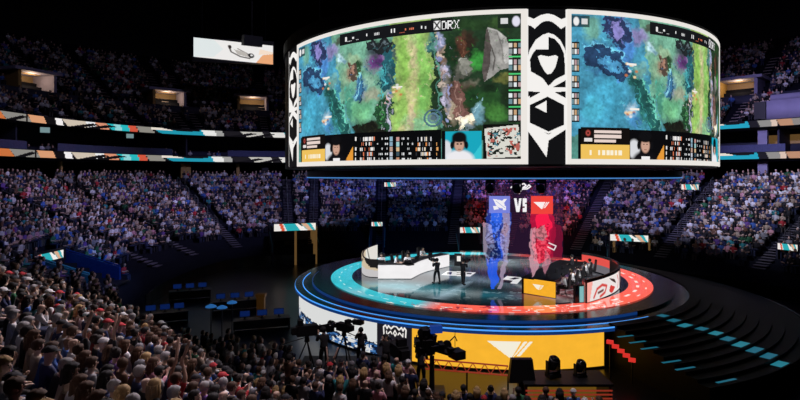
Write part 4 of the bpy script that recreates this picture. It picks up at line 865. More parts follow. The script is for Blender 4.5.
MB().box(J(436, 329), (.5, .3, .3), .2).build('monitor', mat('dim blue monitor', (.01, .02, .06), .3, emit=(.01, .05, .3), es=.7), jb)
x, y = D(421, 23.); person((x, y, .55), -.2, Pose(False, lean=.2, armL='camera', armR='camera'), 'crane operator in black standing at the counterweights', BLK, (.01, .01, .012), BLK, SKIN[1], 'cap', 'long')
# red lit lattice rail for the crane
lt = empty('lattice_rail', 'low red lit lattice track in front of the orange skirt', 'track')
Apt, Bpt = Vector(J(424, 364)), Vector(J(508, 371, 1.))
for dz in (0, .42): MB().tube([Apt+v3(0, 0, dz-.2), Bpt+v3(0, 0, dz-.2)], .035, 6).build('rail', M['redmetal'] if 'redmetal' in M else M.setdefault('redmetal', mat('red lit tube', (.3, .05, .03), .5, emit=L('#b8402c'), es=.45)), lt)
z = MB()
for k in range(14):
    a, b = Apt.lerp(Bpt, k/14), Apt.lerp(Bpt, (k+1)/14); z.tube([a+v3(0, 0, -.2 if k % 2 else .22), b+v3(0, 0, .22 if k % 2 else -.2)], .02, 5)
z.build('lattice', M['redmetal'], lt)
for k in (0, .5, 1): p = Apt.lerp(Bpt, k); MB().tube([(p.x, p.y, 0), (p.x, p.y, p.z-.2)], .04, 6).build('leg', M['darkmetal'], lt)
# things in front of the orange skirt
x, y = D(521.5, 22.5); zt = ZH(358.5, 22.5)
t = empty('stage_monitor', 'black box monitor seen from behind in front of the orange skirt', 'monitor', (x, y, 0))
MB().prism([(-.55, -.2), (.55, -.2), (.55, .25), (-.55, .25)], 1.0, zt).build('shell', M['black'], t)
me = t.children[0].data
for v in me.vertices:
    if v.co.z > 1.2: v.co.x *= .8; v.co.y *= .6
MB().box((0, 0, .5), (.3, .3, 1.)).box((0, 0, .03), (.8, .7, .06)).build('stand', M['darkmetal'], t)
for px, py, d, lab in ((553, 374, 22.6, 'larger dark moving head floor light in front of the orange skirt'), (580, 375, 22.8, 'smaller dark moving head floor light near the right end of the orange skirt')):
    x, y = D(px, d); zz = ZH(py, d); moving_head((x, y, zz-.12), .3, lab, .5, True, 1.25 if px < 560 else 1.1)
pf = empty('light_riser', 'dark platform with red lit slats below the moving head floor lights', 'platform')
xa, ya = D(520, 22.7); xb, yb = D(606, 22.7); zz = ZH(374, 22.7)-.13
MB().box(((xa+xb)/2, ya, zz-.05), (xb-xa, 1.6, .1)).build('deck_board', M['black'], pf)
for k in range(5): MB().box(((xa+xb)/2, ya-.81, zz-.25-k*.16), (xb-xa-.1, .03, .06)).build('slat', M['redmetal'], pf)
for xx in (xa+.1, xb-.1): MB().box((xx, ya, (zz-.1)/2), (.1, 1.4, zz-.1)).build('leg', M['black'], pf)
# ================================================================== seating bowl
def chaikin(P, n):
    P = [np.array(p, float) for p in P]
    for _ in range(n):
        Q = [P[0]]
        for a, b in zip(P[:-1], P[1:]): Q += [a*.75+b*.25, a*.25+b*.75]
        Q.append(P[-1]); P = Q
    return np.array(P)
BP = chaikin([(4, -38.4), (-9, -24.5), (-26, -6.2), (-26.5, 13.5), (-20.5, 20.3), (8, 20.3), (27, 1), (27.5, -24)], 4)
_sl = np.concatenate([[0], np.cumsum(np.hypot(*np.diff(BP, axis=0).T))]); BT = np.arange(0, _sl[-1], .5)
BX = np.stack([np.interp(BT, _sl, BP[:, 0]), np.interp(BT, _sl, BP[:, 1])], 1)
_tg = np.gradient(BX, axis=0); _tg /= np.hypot(*_tg.T)[:, None]
for _ in range(10): _tg[1:-1] = (_tg[:-2]+_tg[1:-1]*2+_tg[2:])/4
_tg /= np.hypot(*_tg.T)[:, None]; BN = np.stack([-_tg[:, 1], _tg[:, 0]], 1)          # outward normal (path runs clockwise)
NB = len(BX); iT = np.arange(NB)
near = np.clip((-6-BX[:, 1])/8, 0, 1)*(BX[:, 0] < 5)                                  # 1 on the near diagonal stand
SL = .42+.08*near
def at(i, s): return BX[i]+BN[i]*s
RD = .85
NROW = 20
imax = NB-1
vis0 = int(np.argmin(np.hypot(BX[:, 0]-1, BX[:, 1]+35)))
def terrace(name, rows, s0, zf, mats, riser0=0.):
    me_v = []; me_q = []; idx = 0; prof = []
    for r in range(rows):
        prof += [(s0+r*RD, r-1 if r else None, r), ]
    # profile points per station: (s, z) pairs
    V = []; cols = None
    for i in range(NB):
        pts = []
        for r in range(rows):
            zprev = zf(i, r-1) if r else riser0 if not callable(riser0) else riser0(i)
            pts += [(s0+r*RD, zprev), (s0+r*RD, zf(i, r))]
        pts += [(s0+rows*RD, zf(i, rows-1))]
        cols = len(pts)
        for s, z in pts: p = at(i, s); V.append((p[0], p[1], z))
    ids = np.arange(NB*cols).reshape(NB, cols)
    Q = np.stack([ids[:-1, :-1], ids[1:, :-1], ids[1:, 1:], ids[:-1, 1:]], -1).reshape(-1, 4)
    me = bpy.data.meshes.new(name); fill(me, V, Q); return struct(link(name, me, mats))
zlow = lambda i, r: 2.0+SL[i]*RD*r
iN = int(np.argmin(np.hypot(BX[:, 0]+6.65, BX[:, 1]+27)))
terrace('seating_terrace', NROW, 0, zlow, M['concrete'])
# ---- aisles of the lower bowl: path stations where a stair runs up
def station(x, y): return int(np.argmin(np.hypot(BX[:, 0]-x, BX[:, 1]-y)))
def station_px(px, py, r):                         # station whose row r tread is seen nearest to a picture position
    P = BX+BN*(r*RD+.4); z = 2.0+SL*RD*r; d = P[:, 1]-CY; ok = d > 3
    return int(np.argmin(np.where(ok, (400+FP*(P[:, 0]-CX)/d-px)**2+(HOR-FP*(z-CZ)/d-py)**2, 1e12)))
AIS = [station_px(12, 262, 6), station_px(62, 215, 9), station_px(128, 215, 8), station_px(205, 205, 9), station_px(285, 200, 10), station_px(313, 205, 10), station_px(381, 205, 10), station_px(455, 205, 10), station_px(520, 205, 10), station_px(598, 205, 10), station_px(691, 218, 10), station_px(812, 215, 10), station(-12, -21.5), station(-20, -13)]
for k, i in enumerate(AIS):
    m = MB(); nx, ny = BN[i]; rz = math.atan2(ny, nx)-PI/2
    for r in range(NROW):
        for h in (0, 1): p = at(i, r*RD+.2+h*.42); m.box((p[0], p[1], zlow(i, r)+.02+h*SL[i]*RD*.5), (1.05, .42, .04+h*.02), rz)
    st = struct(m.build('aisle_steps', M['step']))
# handrails in the aisles (a white tube with posts each)
hr_n = 0
def rail_run(i, r0, r1, off, label, m_):
    nx, ny = BN[i]; tx, ty = _tg[i]
    pts = []
    for r in (r0, r1): p = at(i, r*RD+.4); pts.append(v3(p[0]+tx*off, p[1]+ty*off, zlow(i, r)+.95))
    b = MB().tube(pts, .04, 6)
    for p, r in zip(pts, (r0, r1)): b.tube([p, (p.x, p.y, zlow(i, r))], .03, 6)
    return tag(b.build('handrail', m_), label, 'handrail', 'aisle handrails')
names = {0: 'beside the teal tunnel wall', 1: 'in the left stand', 2: 'right of the blue tunnel wall', 3: 'in the far left corner', 4: 'left of the wide tunnel', 5: 'right of the wide tunnel', 6: 'under the small teal sign', 10: 'in the far right stand', 11: 'at the right picture edge'}
lv = ['lowest', 'second', 'third', 'fourth', 'topmost']
for k in names:
    for j, r in enumerate((5, 8, 11, 14, 17)): rail_run(AIS[k], r, r+1.2 if False else r+1, .0, f'{lv[j]} short steel handrail on the aisle {names[k]}', M['steel'])
# ================================================================== suites, ribbons and upper deck
S0 = NROW*RD                                        # 17 m
def band(name, s0, s1, z0, z1, m_, i0=0, i1=None, parent=None):
    i1 = i1 or NB-1
    P0_ = [at(i, s0) for i in range(i0, i1+1)]; P1_ = [at(i, s1) for i in range(i0, i1+1)]
    V = []; n = len(P0_)
    for a, b in zip(P0_, P1_): V += [(a[0], a[1], z0), (b[0], b[1], z0), (b[0], b[1], z1), (a[0], a[1], z1)]
    ids = np.arange(4*n).reshape(n, 4); Q = []
    for k in range(4): Q.append(np.stack([ids[:-1, k], ids[1:, k], ids[1:, (k+1) % 4], ids[:-1, (k+1) % 4]], -1))
    me = bpy.data.meshes.new(name); fill(me, V, np.concatenate(Q)); return link(name, me, m_, parent)
iS = station(-26, -10); iE = NB-1                   # suites run from the left stand round to the right
struct(band('suite_floor', S0, S0+7, 11.1, 11.3, M['concrete'], iS, iE))
struct(band('suite_ceiling', S0+.25, S0+7, 14.7, 14.85, M['black'], iS, iE))
struct(band('wall_suites', S0+4.2, S0+4.4, 11.3, 14.8, M['suitewall'], iS, iE))
struct(band('wall_concourse', S0+4, S0+4.3, zlow(0, 0), 11.2, M['black'], iS, iE))
struct(band('slab_upper', S0-.2, S0+9, 14.85, 15.0, M['black'], iS, iE))
RBW = {}
def ribbon(name, s, z0, z1, label, shift):
    n = (iE-iS); sub = 8; w = n*sub; h = 10
    t = np.linspace(iS, iE-1, w+1); P = np.stack([np.interp(t, iT, BX[:, k]+BN[:, k]*s) for k in (0, 1)], 1)
    cv = Canvas(w, h, 0, 0, w, h, L('#0c0b0d'))
    pxs = 400+FP*(P[:-1, 0]-CX)/np.maximum(P[:-1, 1]-CY, .5)
    def xi(px):                                     # cell column at a survey reading
        ok = (P[:-1, 1] > CY+4); return float(np.argmin(np.where(ok, np.abs(pxs-px), 1e9)))
    seg = [(-60, -40, '#2f9fb8'), (-40, -22, '#e6e2dc'), (-22, 0, '#c8703c'), (0, 26, '#8a8782'), (26, 28, '#1a1414'), (28, 44, '#d79a72'), (44, 55, '#0d0b0c'), (55, 62, '#f0ecec'), (62, 86, '#cdbfae'), (86, 95, '#e8e8ec'), (95, 107, '#d89072'), (107, 128, '#27b5bd'), (113, 120, '#8fd0d4'), (128, 136, '#d0563f'), (136, 152, '#8b8880'), (152, 202, '#1f93ab'), (202, 214, '#e4e4e2'), (214, 222, '#9a9a98'), (222, 240, '#19171a'), (240, 262, '#bdbab4'), (262, 270, '#222024'), (270, 284, '#dcdad6'), (284, 330, '#3aa6b4'), (330, 400, '#d0563f'), (400, 470, '#c8c8c8'), (470, 560, '#1f93ab'), (560, 640, '#c9a27e'), (640, 700, '#8b8880'),
           (700, 748, '#1f9fbd'), (748, 757, '#15141a'), (757, 770, '#8d8a88'), (770, 776, '#d9c0b0'), (776, 792, '#b98a6c'), (792, 800, '#8a8480'), (800, 900, '#27b5bd')]
    for a, b, c_ in seg:
        k0, k1 = xi(a+shift), xi(b+shift)
        if b+shift < -80 or a+shift > 900: continue
        sl = (k1-k0)*.25 if (b-a) < 30 else 6
        cv.poly([(k0, 0), (k1, 0), (k1+sl, h), (k0+sl, h)], L(c_))
    for a, b in ((152, 200), (708, 745)):
        k0, k1 = xi(a+shift), xi(b+shift); cv.poly([(k0, 0), (k0+(k1-k0)*.75, 0), (k0+(k1-k0)*.45, h*.35), (k0, h*.45)], L('#e6dcd0')); cv.poly([(k0+(k1-k0)*.2, 0), (k1, 0), (k1, h*.3), (k0+(k1-k0)*.6, h*.45)], L('#0d0c10'))
    for a in (6, 70, 84, 226, 250): k0 = xi(a+shift); cv.poly([(k0, h), (k0+20, h*.2), (k0+26, h*.4), (k0+12, h)], L('#0e0c0e'))
    z = np.linspace(z1, z0, h+1)[:, None]
    o = empty(name, label, 'LED ribbon')
    link('ribbon_screen', grid_mesh('ribbon_screen', np.stack([P[None, :, 0]+0*z, P[None, :, 1]+0*z, z+0*P[None, :, 0]], -1), cv.im, [M['led']]), None, o)
    b = band('backing', s+.02, s+.3, z0-.06, z1+.06, M['black'], iS, iE-1, o); return o
ribbon('ribbon_board', S0-.3, 11.35, 12.05, 'lower coloured LED ribbon board running round the stands below the suites', 9)
ribbon('ribbon_board', S0-.3, 14.8, 15.5, 'upper coloured LED ribbon board running round the stands above the suites', 0)
# suite fronts: balustrades, partitions, televisions
pt = 0
for i in range(iS+6, iE, 16):
    p = at(i, S0+2.1); nx, ny = BN[i]; q = PX(p[0], p[1], 13)
    if p[1] < CY+5 or not -60 < q[0] < 860: continue
    struct(MB().box((at(i, S0+2.4)[0], at(i, S0+2.4)[1], 13.), (.18, 3.4, 3.3), math.atan2(ny, nx)-PI/2).build('partition', M['suitewall']))
seg_id = 0
for i in range(iS, iE-14, 14):
    mid = at(i+7, S0+.5); q = PX(mid[0], mid[1], 12)
    if mid[1] < CY+5 or not -40 < q[0] < 840 or (300 < q[0] < 705): continue
    pts = [tuple(at(j, S0+.35)) for j in range(i+1, i+13, 2)]
    o = MB().wall(pts, .06, 12.05, 12.95).build('balustrade', M['glass']); struct(o)
for px, py, d in ((45, 130, 53), (130, 136, 66), (85, 140, 60)):
    if px == 85: continue
    x, y = D(px, d); t = empty('television', f'small lit television in the left suites {"near the picture edge" if px < 60 else "farther along the ribbon boards"}', 'television', (x, y, ZH(py, d)), math.atan2(-x+CX, y-CY))
    MB().box((0, .05, 0), (.9, .08, .62)).build('casing', M['black'], t); MB().box((0, .0, 0), (.8, .03, .52)).build('display', mat('television picture', (.02, .02, .02), .4, emit=L('#8fb0b4'), es=.6), t)
    MB().tube([(0, .09, .2), (0, .09, 14.65-ZH(py, d))], .03, 6).build('bracket', M['black'], t)
# ochre columns and little openings below the lower ribbon
for px, w, lab in ((62, .22, 'thin'), (185, 1.3, 'broad'), (237, .4, 'middle'), (264, .9, 'dark framed')):
    j = int(np.argmin([abs(PX(*(BX[i]+BN[i]*(S0+1.2)), 10)[0]-px) if BX[i][1]+BN[i][1]*S0 > CY+8 else 1e9 for i in range(iS, iE)]))+iS; p = at(j, S0+1.2)
    m = MB().box((p[0], p[1], 10.15), (w, .5, 1.9), math.atan2(BN[j][1], BN[j][0])-PI/2); o = m.build('column', M['gold'] if px != 264 else M['black']); struct(o)
# upper deck, first tier (8 rows) and second tier
RD2 = .85
zup = lambda i, r: 15.3+.5*r*RD
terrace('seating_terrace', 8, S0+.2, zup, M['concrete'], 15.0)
s1 = S0+.2+8*RD
struct(band('parapet', s1+.05, s1+.2, 18.2, 19.35, M['suitewall'], iS, iE))
struct(band('walkway', s1, s1+2., 18.2, 18.3, M['concrete'], iS, iE))
zup2 = lambda i, r: 19.6+.62*r*RD
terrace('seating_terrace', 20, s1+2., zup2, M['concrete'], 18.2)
# portals: boxed entrances of the second tier with a roof slab and a tan lined opening
PORT = []
def portal(px, label, w=4.2, dark=False):
    best = min((i for i in range(iS, iE) if at(i, s1)[1] > CY+8), key=lambda i: abs(PX(*at(i, s1+1.2), 20)[0]-px)); p = at(best, s1+1.0); nx, ny = BN[best]
    t = empty('stand_portal', label, 'stand entrance', (p[0], p[1], 18.3), math.atan2(ny, nx)-PI/2); PORT.append((p[0], p[1], math.atan2(ny, nx)-PI/2))
    l = bpy.data.lights.new('portal_fill', 'POINT'); l.energy = 130; l.color = (1., .72, .42); l.shadow_soft_size = .3; lo = bpy.data.objects.new('portal_fill', l); COL.objects.link(lo); lo.location = (p[0]+nx*.9, p[1]+ny*.9, 20.9)  # added point light with no fixture, brightens the portal lining
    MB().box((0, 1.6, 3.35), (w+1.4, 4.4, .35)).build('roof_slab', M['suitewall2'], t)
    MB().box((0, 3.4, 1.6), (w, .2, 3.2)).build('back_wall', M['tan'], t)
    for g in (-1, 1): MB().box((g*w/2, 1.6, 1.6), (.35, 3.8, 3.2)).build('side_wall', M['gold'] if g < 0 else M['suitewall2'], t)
    MB().box((0, .1, .55), (w, .12, 1.1)).build('front_rail', M['suitewall'], t)
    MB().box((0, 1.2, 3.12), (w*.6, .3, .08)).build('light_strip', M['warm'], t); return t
for px, lab in ((40, 'tan lined stand entrance at the left end of the upper deck'), (165, 'tan lined stand entrance in the middle of the left upper deck'), (254, 'tan lined stand entrance below the white corner screen'), (735, 'tan lined stand entrance right of the video board')): portal(px, lab)
# upper aisles
UA = []
for px in (18, 45, 88, 122, 178, 192, 262, 745, 785):
    b = min((i for i in range(iS, iE) if at(i, S0)[1] > CY+8), key=lambda i: abs(PX(*at(i, S0+4), 17)[0]-px)); UA.append(b); nx, ny = BN[b]; rz = math.atan2(ny, nx)-PI/2; m = MB()
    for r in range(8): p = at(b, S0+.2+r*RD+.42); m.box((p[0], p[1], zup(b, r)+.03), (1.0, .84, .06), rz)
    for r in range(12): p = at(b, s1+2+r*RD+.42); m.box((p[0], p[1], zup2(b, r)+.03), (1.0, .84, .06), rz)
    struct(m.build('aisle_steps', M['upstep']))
# pale suites of the right hand side above the ribbon
iR = station(20, 8)
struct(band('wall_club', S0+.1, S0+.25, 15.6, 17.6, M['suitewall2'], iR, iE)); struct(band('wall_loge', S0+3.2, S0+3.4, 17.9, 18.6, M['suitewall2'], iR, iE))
for i in range(iR, iE, 12):
    p = at(i, S0-.1); q = PX(p[0], p[1], 16)
    if 700 < q[0] < 820: struct(MB().box((p[0], p[1], 16.6), (1.1, .2, 1.9), math.atan2(BN[i][1], BN[i][0])-PI/2).build('partition', M['black']))
for px in (765, 790):
    j = min(range(iR, iE), key=lambda i: abs(PX(*at(i, S0+4), 13)[0]-px)); p = at(j, S0+4.1)
    struct(MB().box((p[0], p[1], 13.6), (3., .1, 1.), math.atan2(BN[j][1], BN[j][0])-PI/2).build('window_1' if px < 780 else 'window_2', M['warm']))
for px, z0, z1 in ((763, 8.6, 11.2), (762, 11.3, 14.7)):
    j = min(range(iR, iE), key=lambda i: abs(PX(*at(i, S0+1), 11)[0]-px)); p = at(j, S0+.9)
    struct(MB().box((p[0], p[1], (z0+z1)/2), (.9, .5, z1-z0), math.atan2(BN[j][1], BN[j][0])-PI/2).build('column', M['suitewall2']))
# enclosing walls of the hall
struct(band('wall_outer', s1+19, s1+19.5, 0, 44.2, M['black'], 0, NB-1))
struct(MB().box((5, -75, 22), (150, .4, 44.4)).build('wall_entrance', M['black']))
# white corner screen above the left upper deck
d = 70.; x0, y0 = D(196, d); x1, _ = D(272, d); za, zb_ = ZH(61, d), ZH(42, d)
cs2 = empty('corner_screen', 'white tilted video screen hanging in the far left corner of the hall', 'screen', ((x0+x1)/2, y0, (za+zb_)/2), math.radians(12)); W2 = x1-x0; H2 = zb_-za
cv = Canvas(120, 40, 0, 0, 120, 40, L('#eceae8'))
cv.poly([(0, 0), (30, 0), (44, 18), (30, 36), (0, 40)], L('#dfe6e6')); cv.line([(52, 10), (56, 22), (70, 30), (84, 32)], 2.5, L('#5a5552')); cv.line([(66, 14), (80, 22), (86, 30)], 2., L('#8a8480')); cv.ell(86, 26, 5, 5, L('#1c1a1c')); cv.ell(87, 25, 2, 2, L('#dddddd')); cv.poly([(60, 16), (78, 20), (84, 30), (66, 26)], L('#b9b4ae')); cv.poly([(94, 40), (104, 22), (120, 18), (120, 40)], L('#e9a878')); cv.poly([(100, 10), (120, 14), (120, 18), (98, 22)], L('#f3dcc8')); cv.ell(54, 12, 2.5, 4, L('#2c2424'))
u = np.linspace(-W2/2, W2/2, 121)[None]; v = np.linspace(H2/2, -H2/2, 41)[:, None]; slope = -.06*u
link('screen_panel', grid_mesh('screen_panel', np.stack([u+0*v, -.2+0*u*v, v+slope], -1), cv.im, [M['led']]), None, cs2)
MB().box((0, .05, 0), (W2+.3, .4, H2+.6)).build('casing', M['black'], cs2)
for g in (-1, 1): MB().tube([(g*W2*.4, .1, H2/2), (g*W2*.4, .1, 43.95-(za+zb_)/2)], .06, 6).build('hoist_cable', M['darkmetal'], cs2)
x, y = D(252, 69); o = MB().box((0, 0, 0), (2.3, 1.6, 1.3), .5, .2).tube([(0, 0, .5), (0, 0, 43.95-ZH(41, 69))], .05, 6).build('loudspeaker', mat('grey speaker shell', (.08, .08, .09), .7), None, loc=(x, y, ZH(41, 69))); tag(o, 'grey box loudspeaker hanging above the white corner screen', 'loudspeaker')
# ceiling trusses
for k, yy in enumerate((-20, 0, 20, 40)):
    m = MB()
    for dz in (0, 1.2):
        m.tube([(-70, yy, 40+dz), (75, yy, 40+dz)], .12, 6)
    for q in range(29): xx = -70+q*5; m.tube([(xx, yy, 40 if q % 2 else 41.2), (xx+5, yy, 41.2 if q % 2 else 40)], .07, 5)
    m.tube([(-60, yy, 41.2), (-60, yy, 44)], .1, 6).tube([(65, yy, 41.2), (65, yy, 44)], .1, 6)
    struct(m.build('ceiling_beam', M['darkmetal']))
# ================================================================== tunnel entrances
def sign_canvas(w, h):
    cv = Canvas(w, h, 0, 0, 1, 1, L('#2aa9b2')); cv.poly([(0, 0), (.22, 0), (.3, 1), (0, 1)], L('#e9e4e0')); cv.poly([(.12, 0), (.2, 0), (.26, 1), (.18, 1)], L('#d8563a')); cv.poly([(.5, 0), (.62, 0), (.8, 1), (.62, 1)], L('#f0ece8')); cv.poly([(.64, 0), (.78, 0), (.92, 1), (.82, 1)], L('#d7a98a')); cv.poly([(.56, 0), (.64, 0), (.7, .6)], L('#161418')); cv.poly([(.88, 0), (1, 0), (1, 1), (.98, 1)], L('#efe9e2')); return cv
def led_sign(parent, w, h, z, y=-.08):
    cv = sign_canvas(40, 10); u = np.linspace(-w/2, w/2, 41)[None]; v = np.linspace(z+h/2, z-h/2, 11)[:, None]
    o = link('led_sign', grid_mesh('led_sign', np.stack([u+0*v, y+0*u*v, v+0*u], -1), cv.im, [M['led']]), None, parent); o['label'] = 'lit sign with teal, white and orange shapes'
    MB().box((0, y+.07, z), (w+.08, .12, h+.08)).build('sign_box', M['black'], parent)
def entrance(px, py, d, w, label, sh=.5, depth=3., face=None, rails=True, warm=False, hh=2.6):
    x, y = D(px, d); z = ZH(py, d); fz = max(z-hh, 0.); rz = math.atan2(-(0-x), -(y-0)) if face is None else face
    rz = math.atan2(x*1.0, -y)+PI if face is None else face
    t = empty('tunnel_entrance', label, 'tunnel entrance', (x, y, 0), rz)
    led_sign(t, w, sh, z, -.1)
    MB().box((0, depth/2, z+.05), (w+.3, depth, .12)).build('roof', M['suitewall'], t)
    for g in (-1, 1): MB().box((g*(w/2+.1), depth/2, z/2), (.16, depth, z)).build('side_wall', M['warm'] if warm and g > 0 else M['suitewall'], t)  # warm light on this wall and the post is put in as emission
    MB().box((0, depth, z/2), (w, .1, z)).build('back_wall', M['black'], t)
    if warm: MB().box((w*.02 if w > 4 else -w*.4, .15, z/2), (.22, .22, z)).build('post', M['warm'], t)
    if rails:
        for g in (-1, 1): MB().tube([(g*(w/2+.25), -.6, fz+.1), (g*(w/2+.25), -.6, fz+.9), (g*(w/2+.25), 1.6, fz+2.)], .05, 6).build('handrail', M['tealpaint'], t)
    return t
entrance(295, 227, 57.5, 4.4, 'wide tunnel entrance with lit sign left of the stage', .75, warm=True, face=.35)
entrance(377, 224, 60., 1.2, 'narrow tunnel entrance behind the white team desk', .45, face=0.)
entrance(470, 230, 59.5, 2.2, 'tunnel entrance with teal sign behind the hanging screen', .6, face=0.)
entrance(629, 238, 52.5, 3.4, 'tunnel entrance with lit sign right of the hanging screen', .62, face=-.4, warm=True)
entrance(788, 247, 43.5, 1.4, 'tunnel entrance with teal rails at the right picture edge', .5, face=-1.)
for px, py, d, w, lab in ((390, 184.5, 72, 1.5, 'small lit sign high in the far stand under the board'), (690, 187, 57, 1.6, 'small lit sign high in the right stand')):
    x, y = D(px, d); t = empty('hanging_sign', lab, 'sign', (x, y, ZH(py, d)), 0 if px < 500 else -.6); led_sign(t, w, .55, 0.); MB().tube([(0, .05, .3), (0, .05, 11.1-ZH(py, d))], .05, 6).build('hanger', M['black'], t)
# open tunnel in the left stand with blue walls
t = empty('open_tunnel', 'open blue walled tunnel cut into the left stand with a lit sign inside', 'tunnel')
MB().add([(-26, -1.8, 0), (-30, -1.8, 0), (-30, -1.8, 4.3), (-26, -1.8, 3.1), (-26, -1.6, 0), (-30, -1.6, 0), (-30, -1.6, 4.3), (-26, -1.6, 3.1)], [(0, 1, 2, 3), (7, 6, 5, 4), (3, 2, 6, 7), (0, 3, 7, 4), (1, 5, 6, 2)]).build('side_wall', M['bluewall'], t)
MB().add([(-26, -5.3, 0), (-32, -5.3, 0), (-32, -5.3, 5.1), (-26, -5.3, 3.2), (-26, -5.5, 0), (-32, -5.5, 0), (-32, -5.5, 5.1), (-26, -5.5, 3.2)], [(0, 1, 2, 3), (7, 6, 5, 4), (3, 2, 6, 7), (0, 3, 7, 4), (1, 5, 6, 2)]).build('side_wall', M['tealpaint'], t)
MB().box((-28, -3.55, 2.2), (5.6, 3.3, .1)).build('shade_sheet', M['black'], t)  # black sheet standing in for the dark inside the tunnel
o = empty('led_sign_holder', None, None); 
bpy.data.objects.remove(o)
MB().box((-29.75, -3.6, 4.1), (.2, 3.3, .9)).build('lintel', M['black'], t)
cv = sign_canvas(40, 10); u = np.linspace(-5.25, -2.3, 41)[None]; v = np.linspace(4.42, 3.88, 11)[:, None]
link('led_sign', grid_mesh('led_sign', np.stack([-29.62+0*u*v, u+0*v, v+0*u], -1), cv.im, [M['led']]), None, t)
MB().tube([(-26, -5.4, 3.3), (-32, -5.4, 5.2)], .06, 6).build('handrail', M['tealpaint'], t); MB().tube([(-26, -1.7, 3.2), (-30, -1.7, 4.4)], .05, 6).build('handrail', M['bluewall'], t)
# dark floor barrier round the back of the floor
pts = [tuple(at(i, -1.2)) for i in range(station(-26, -2), station(27, -3), 3)]
bar = MB().wall(pts, .08, 0, 1.05).build('barrier', M['blackgloss']); tag(bar, 'dark low barrier along the foot of the far stands', 'barrier')
pts = [tuple(v) for v in [(19.5*math.cos(a), 19.5*math.sin(a)) for a in np.linspace(-.9, .5, 40)]]
bar = MB().wall(pts, .08, 0, .9).build('barrier', M['blackgloss']); tag(bar, 'dark curved barrier at the foot of the black stage steps', 'barrier')
tag(MB().tube([(p[0], p[1], .93) for p in pts], .035, 6).build('barrier_rail', M['steel']), 'thin curved steel rail on top of the barrier by the stage steps', 'rail')
# floor desks and lamps left of the stage
def work_desk(px, py, w, rz, label):
    x, y = G(px, py, .75); t = empty('work_desk', label, 'desk', (x, y, 0), rz)
    MB().box((0, 0, .73), (w, .8, .05)).build('top', M['darkmetal'], t); MB().box((0, .38, .38), (w, .04, .7)).build('front_panel', M['black'], t)
    for g in (-1, 1): MB().box((g*(w/2-.05), 0, .36), (.06, .7, .7)).build('leg', M['black'], t)
    return t, x, y
bm_ = mat('blue monitor picture', (.01, .02, .05), .3, emit=(.004, .02, .13), es=.5)
dn = ['nearest the stage', 'behind the first blue desk', 'near the left stand', 'left of the curved skirt']
for k, (px, py, w, rz) in enumerate(((262, 318, 3.4, .3), (235, 300, 3.2, .35), (165, 312, 2.8, .4), (190, 290, 3., .35))):
    t, x, y = work_desk(px, py, w, rz, f'dark work desk with blue screens {dn[k]}')
    for j in range(3):
        ox = (j-1)*w*.3; q = empty('monitor', f'{["left", "middle", "right"][j]} blue lit monitor on the work desk {dn[k]}', 'monitor', (x+ox*math.cos(rz), y+ox*math.sin(rz), .755), rz)
        MB().box((0, 0, .34), (.62, .04, .38)).build('casing', M['black'], q); MB().box((0, -.025, .34), (.58, .01, .33)).build('display', bm_, q); MB().box((0, .03, .09), (.08, .05, .18)).box((0, .03, .01), (.28, .2, .02)).build('stand', M['black'], q)
for k, (px, py, lab) in enumerate(((211, 307, 'blue topped lamp post leftmost beside the floor seats'), (222, 308, 'blue topped lamp post between two others'), (232, 303, 'blue topped lamp post nearest the stage'))):
    d = 29+k*1.5; x, y = D(px, d); z = ZH(py, d)
    t = empty('lamp_post', lab, 'lamp', (x, y, 0), 0); MB().tube([(0, 0, .02), (0, 0, z)], .03, 6).build('pole', M['darkmetal'], t); MB().lathe([(.3, 0), (.28, .05), (.1, .14), (.02, .16)], (0, 0, z), 14).build('lamp_shade', mat('blue lamp shade', (.03, .1, .25), .5, emit=(.02, .12, .35), es=.8), t); MB().lathe([(.25, 0), (.25, .02)], (0, 0, 0), 12).build('base', M['darkmetal'], t)
x, y = D(261, 36); tag(MB().box((x, y, .75), (.5, .4, 1.5)).box((x, y, 1.6), (.62, .5, .2)).build('glint_block', mat('amber lit cabinet', (.2, .1, .03), .6, emit=L('#4a2e0c'), es=.25)), 'amber lit cabinet standing on the dark floor left of the stage', 'cabinet')  # golden glint put in as a dim glowing block
# ================================================================== spectators
SH = {'white': (.78, .78, .8), 'grey': (.3, .3, .32), 'black': (.012, .012, .015), 'navy': (.02, .03, .1), 'blue': (.06, .16, .5), 'red': (.5, .03, .04), 'teal': (.03, .28, .3), 'pink': (.7, .35, .42), 'green': (.03, .16, .07), 'beige': (.5, .4, .3), 'purple': (.18, .08, .35), 'brown': (.14, .07, .04)}
HR = {'short black hair': ('short', (.012, .01, .01)), 'short brown hair': ('short', (.08, .04, .02)), 'short grey hair': ('short', (.35, .34, .34)), 'long black hair': ('long', (.012, .01, .01)), 'long brown hair': ('long', (.1, .05, .025)), 'long blond hair': ('long', (.45, .3, .13)), 'a bald head': ('bald', (0, 0, 0)), 'a white cap': ('cap', (.7, .7, .7)), 'a black cap': ('cap', (.015, .015, .02)), 'a red cap': ('cap', (.5, .03, .04)), 'a dark bun': ('bun', (.02, .013, .01)), 'a grey hood': ('hood', (.2, .2, .22))}
shw = ['black']*11+['navy']*5+['grey']*4+['white']*6+['blue']*2+['red', 'teal', 'pink', 'green', 'beige', 'beige', 'purple', 'brown']
hrw = ['short black hair']*6+['short brown hair']*4+['short grey hair']*2+['long black hair']*3+['long brown hair']*3+['long blond hair', 'a bald head', 'a white cap', 'a black cap', 'a black cap', 'a red cap', 'a dark bun', 'a grey hood', 'a bald head']
pow_ = ['hands on lap']*6+['leaning forward']*3+['head turned left']*2+['head turned right']*2+['clapping']*3+['chin on hands']*3
